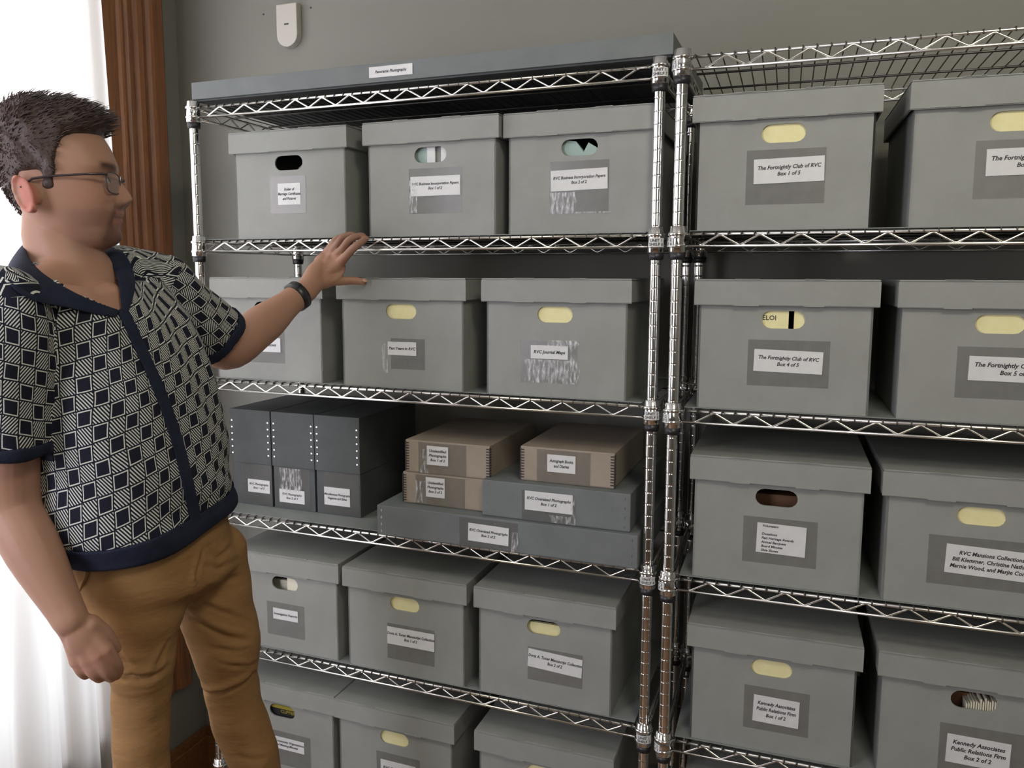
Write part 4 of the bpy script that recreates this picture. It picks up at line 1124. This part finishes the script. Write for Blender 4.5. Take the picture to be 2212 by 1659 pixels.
# ---- trousers
tm = MB()
rs = []
for py, l, r, k in ((1095, 135, 490, .78), (1165, 135, 508, .80), (1210, 137, 522, .80), (1240, 150, 535, .78), (1272, 185, 505, .66), (1302, 250, 445, .46)):
    c = at((l+r)/2, py, RHO); h = (r-l)/2*mpp((l+r)/2, RHO)*.97
    a = h/math.sqrt(math.sin(ALPHA)**2+(k*math.cos(ALPHA))**2); rs.append((c, a, a*k, a*k*.95))
rings(tm, rs[::-1], 60, 2.4)
def leg(rows, rho, end, rend):
    pts, rad = [], []
    for (py, l, r), q in zip(rows, rho):
        pts.append(at((l+r)/2, py, q)); rad.append((r-l)/2*mpp((l+r)/2, q))
    lastp = pts[-1]
    pts += [lastp.lerp(end, .5)+Vector((0, 0, 0)), end]; rad += [rad[-1]*1.05, rend]
    limb(tm, pts, rad, 30, 6)
leg([(1200, 165, 350), (1262, 163, 395), (1330, 180, 408), (1380, 205, 393), (1428, 226, 386), (1446, 226, 386), (1475, 236, 378), (1540, 236, 373), (1600, 239, 372), (1659, 240, 373)],
    [1.52, 1.50, 1.485, 1.48, 1.475, 1.47, 1.475, 1.475, 1.47, 1.47], ANR+Vector((0, 0, .02)), .066)
leg([(1190, 405, 538), (1240, 388, 546), (1300, 378, 553), (1350, 392, 561), (1385, 405, 570), (1430, 420, 564), (1470, 436, 562), (1510, 442, 568), (1560, 455, 583), (1610, 477, 600), (1659, 492, 610)],
    [1.60, 1.605, 1.60, 1.60, 1.595, 1.595, 1.60, 1.60, 1.595, 1.59, 1.585], ANL+Vector((0, 0, .02)), .066)
# creases: slim folds laid over the cloth
def crease(px, r, push=.002):
    m_ = tm; pts = []
    for (x, y, q) in px: pts.append(at(x, y, q))
    n = len(pts); m_.tube(pts, [r*(.25+.75*math.sin(PI*(i+.5)/n)) for i in range(n)], 10)
trMe = fuse(tm, .0040, 16, 'trousers')
bm = bmesh.new(); bm.from_mesh(trMe); za, zb_ = at(320, 1420, RHO).z, at(320, 1215, RHO).z
vv = [v for v in bm.verts if za < v.co.z < zb_]
for q in range(40): bmesh.ops.smooth_vert(bm, verts=vv, factor=.5, use_axis_x=True, use_axis_y=True, use_axis_z=True)
bm.to_mesh(trMe); bm.free()
TB = BVHTree.FromPolygons([tuple(v.co) for v in trMe.vertices], [tuple(p.vertices) for p in trMe.polygons])
P_ = arr(trMe); nn = np.empty(len(P_)*3, np.float32); trMe.vertices.foreach_get('normal', nn); nn = nn.reshape(-1, 3)
disp = np.zeros(len(P_))
def fold_line(px, width, height, side=.9):
    """raise the cloth beside a crease and sink it along the crease"""
    global disp
    pts = []
    for x, y in px:
        d = sight(x, y).normalized(); h, n, i, dist = TB.ray_cast(CAMP, d)
        if h is not None: pts.append(np.array(h))
    if len(pts) < 2: return
    Q = []
    for a, b in zip(pts[:-1], pts[1:]):
        L_ = np.linalg.norm(b-a); k = max(2, int(L_/.004))
        for t in range(k): Q.append(a+(b-a)*t/k)
    Q.append(pts[-1]); Q = np.array(Q); tt = np.linspace(0, 1, len(Q))
    near = np.where(np.min(np.abs(P_[:, None, 2]-Q[None, ::4, 2]), axis=1) < .06)[0]
    D_ = np.linalg.norm(P_[near][:, None, :]-Q[None], axis=2); k = np.argmin(D_, axis=1); dm = D_[np.arange(len(near)), k]
    fade = np.clip(np.sin(PI*np.clip(tt[k], .03, .97)), 0, 1)**.6
    sgn = P_[near][:, 2]-Q[k][:, 2]
    prof_ = -height*np.exp(-(dm/(width*.35))**2)+height*.9*np.exp(-((dm-width*.75)/(width*.5))**2)*np.where(sgn > 0, 1, .25)
    disp[near] += prof_*fade
for ln, w_, h_ in (
    ([(402, 1290), (440, 1305), (490, 1325), (545, 1345)], .014, .0035),
    ([(404, 1325), (440, 1350), (490, 1375), (540, 1386), (566, 1384)], .016, .0065),
    ([(432, 1220), (470, 1228), (520, 1205)], .014, .003), ([(425, 1260), (470, 1262), (530, 1240)], .014, .003),
    ([(445, 1395), (490, 1405), (540, 1402)], .012, .003), ([(460, 1425), (510, 1438), (552, 1432)], .012, .004),
    ([(440, 1490), (470, 1496), (505, 1486), (548, 1456)], .016, .008),
    ([(452, 1178), (470, 1205), (500, 1180)], .012, .004), ([(470, 1620), (510, 1632), (570, 1640)], .014, .003),
    ([(236, 1444), (262, 1455), (300, 1465), (330, 1462), (362, 1440)], .016, .008), ([(236, 1480), (262, 1464), (290, 1462)], .013, .006),
    ([(330, 1450), (345, 1425), (364, 1385)], .012, .005), ([(440, 1180), (425, 1240), (400, 1300), (390, 1355)], .010, .0045),
    ([(250, 1400), (262, 1420), (285, 1440)], .014, .004)):
    fold_line(ln, w_, h_)
low = sm(-P_[:, 2], -.55, -.05)
disp += low*.006*np.sin(P_[:, 2]*58+P_[:, 0]*20)
disp += .0012*np.sin(P_[:, 2]*90+P_[:, 0]*35)*np.sin(P_[:, 0]*40+1)
P_ = P_+nn*disp[:, None]; trMe.vertices.foreach_set('co', P_.astype(np.float32).ravel()); trMe.update()
trs = finish(trMe, 'trousers', TWILL, man)
def on_tr(px, py, lift=.001):
    d = sight(px, py).normalized(); h, n, i, dist = TB.ray_cast(CAMP, d); return (h if h is not None else at(px, py, 1.5))-d*lift
m = MB(); m.tube([on_tr(x, y, .0005) for x, y in ((190, 1236), (184, 1250), (178, 1262), (172, 1276))], [.0030, .0034, .0032, .002], 8)
me = m.mesh('pocket_welt', TWILL); finish(me, 'pocket_welt', TWILL, trs)
for A in (ANR, ANL):
    sm_ = MB(); b0 = Vector((A.x, A.y, FLOOR+.045))
    limb(sm_, [b0-FACE*.045+Vector((0, 0, .018)), b0+FACE*.03+Vector((0, 0, .022)), b0+FACE*.12+Vector((0, 0, -.002)), b0+FACE*.185+Vector((0, 0, -.008))], [.046, .048, .046, .035], 20)
    sme = fuse(sm_, .005, 3, 'shoe'); pa = arr(sme); pa[:, 2] = np.maximum(pa[:, 2], FLOOR+.001); sme.vertices.foreach_set('co', pa.ravel())
    finish(sme, 'shoe', LEATHER, man)

# ---- eyeglasses
gl = empty('eyeglasses', tuple(H(.095, 0, .004))); tag(gl, 'slim dark-framed eyeglasses worn by the man', 'glasses')
GI = Matrix.Translation(-Vector(gl.location))
def gfin(mb, name, m_, par=gl):
    me = mb.mesh(name, m_); me.transform(GI); return link(name, me, par)
def lens_ring(sy, k=28):
    pts = []
    for i in range(k):
        a = 2*PI*i/k; yy = sy*(.0335)+.0255*math.copysign(abs(math.cos(a))**.6, math.cos(a)); zz = -.001+.0170*math.copysign(abs(math.sin(a))**.6, math.sin(a))
        xx = .1020-.22*max(0, abs(yy)-.010)
        pts.append(H(xx, yy, zz))
    return pts
for sy in (-1, 1):
    ring = lens_ring(sy); m = MB(); m.tube(ring+[ring[0], ring[1]], .0011, 6, False); gfin(m, 'rim', FRAME)
    m = MB(); c_ = sum(ring, Vector())/len(ring); off = HXt*.0006
    m.add([p+off for p in ring]+[p-off for p in ring]+[c_+off*3, c_-off*2], [(i, (i+1) % 28, 56) for i in range(28)]+[((i+1) % 28+28, i+28, 57) for i in range(28)], True)
    gfin(m, 'lens', LENS)
    m = MB(); m.tube([H(.0935, sy*.0590, .010), H(.088, sy*.0665, .0105), H(.060, sy*.0765, .009), H(.015, sy*.0790, .006), H(-.012, sy*.0800, .002), H(-.030, sy*.0815, -.012)], [.0020, .0022, .0018, .0019, .0021, .0018], 8)
    gfin(m, 'temple_arm', FRAME)
m = MB(); m.tube([H(.1045, -.0095, .004), H(.108, 0, .0075), H(.1045, .0095, .004)], .0012, 8); gfin(m, 'bridge', FRAME)

# ---- fitness band on the reaching wrist
bc = ELL.lerp(WRL, .88); ax = (WRL-ELL).normalized()
wb = empty('wristband', tuple(bc)); tag(wb, 'black rubber fitness band on the man\'s raised wrist', 'wristband')
e1 = ax.cross(Vector((0, 0, 1))).normalized(); e2 = ax.cross(e1)
def band(mb, r, hw_, a0, a1, n, th):
    vs = []
    for k in range(n+1):
        a = a0+(a1-a0)*k/n; d = e1*math.cos(a)+e2*math.sin(a)
        for (rr, s_) in ((r, -hw_), (r+th, -hw_*.9), (r+th, hw_*.9), (r, hw_)): vs.append(d*rr+ax*s_)
    fs = [(k*4+i, k*4+(i+1) % 4, (k+1)*4+(i+1) % 4, (k+1)*4+i) for k in range(n) for i in range(4)]
    mb.add(vs, fs, True)
m = MB(); band(m, .0300, .0105, 0, 2*PI, 48, .0026); m.obj('strap', STRAP, wb)
m = MB(); band(m, .0300, .0095, PI*1.28, PI*1.72, 12, .0050); m.obj('tracker_case', BLACKP, wb)
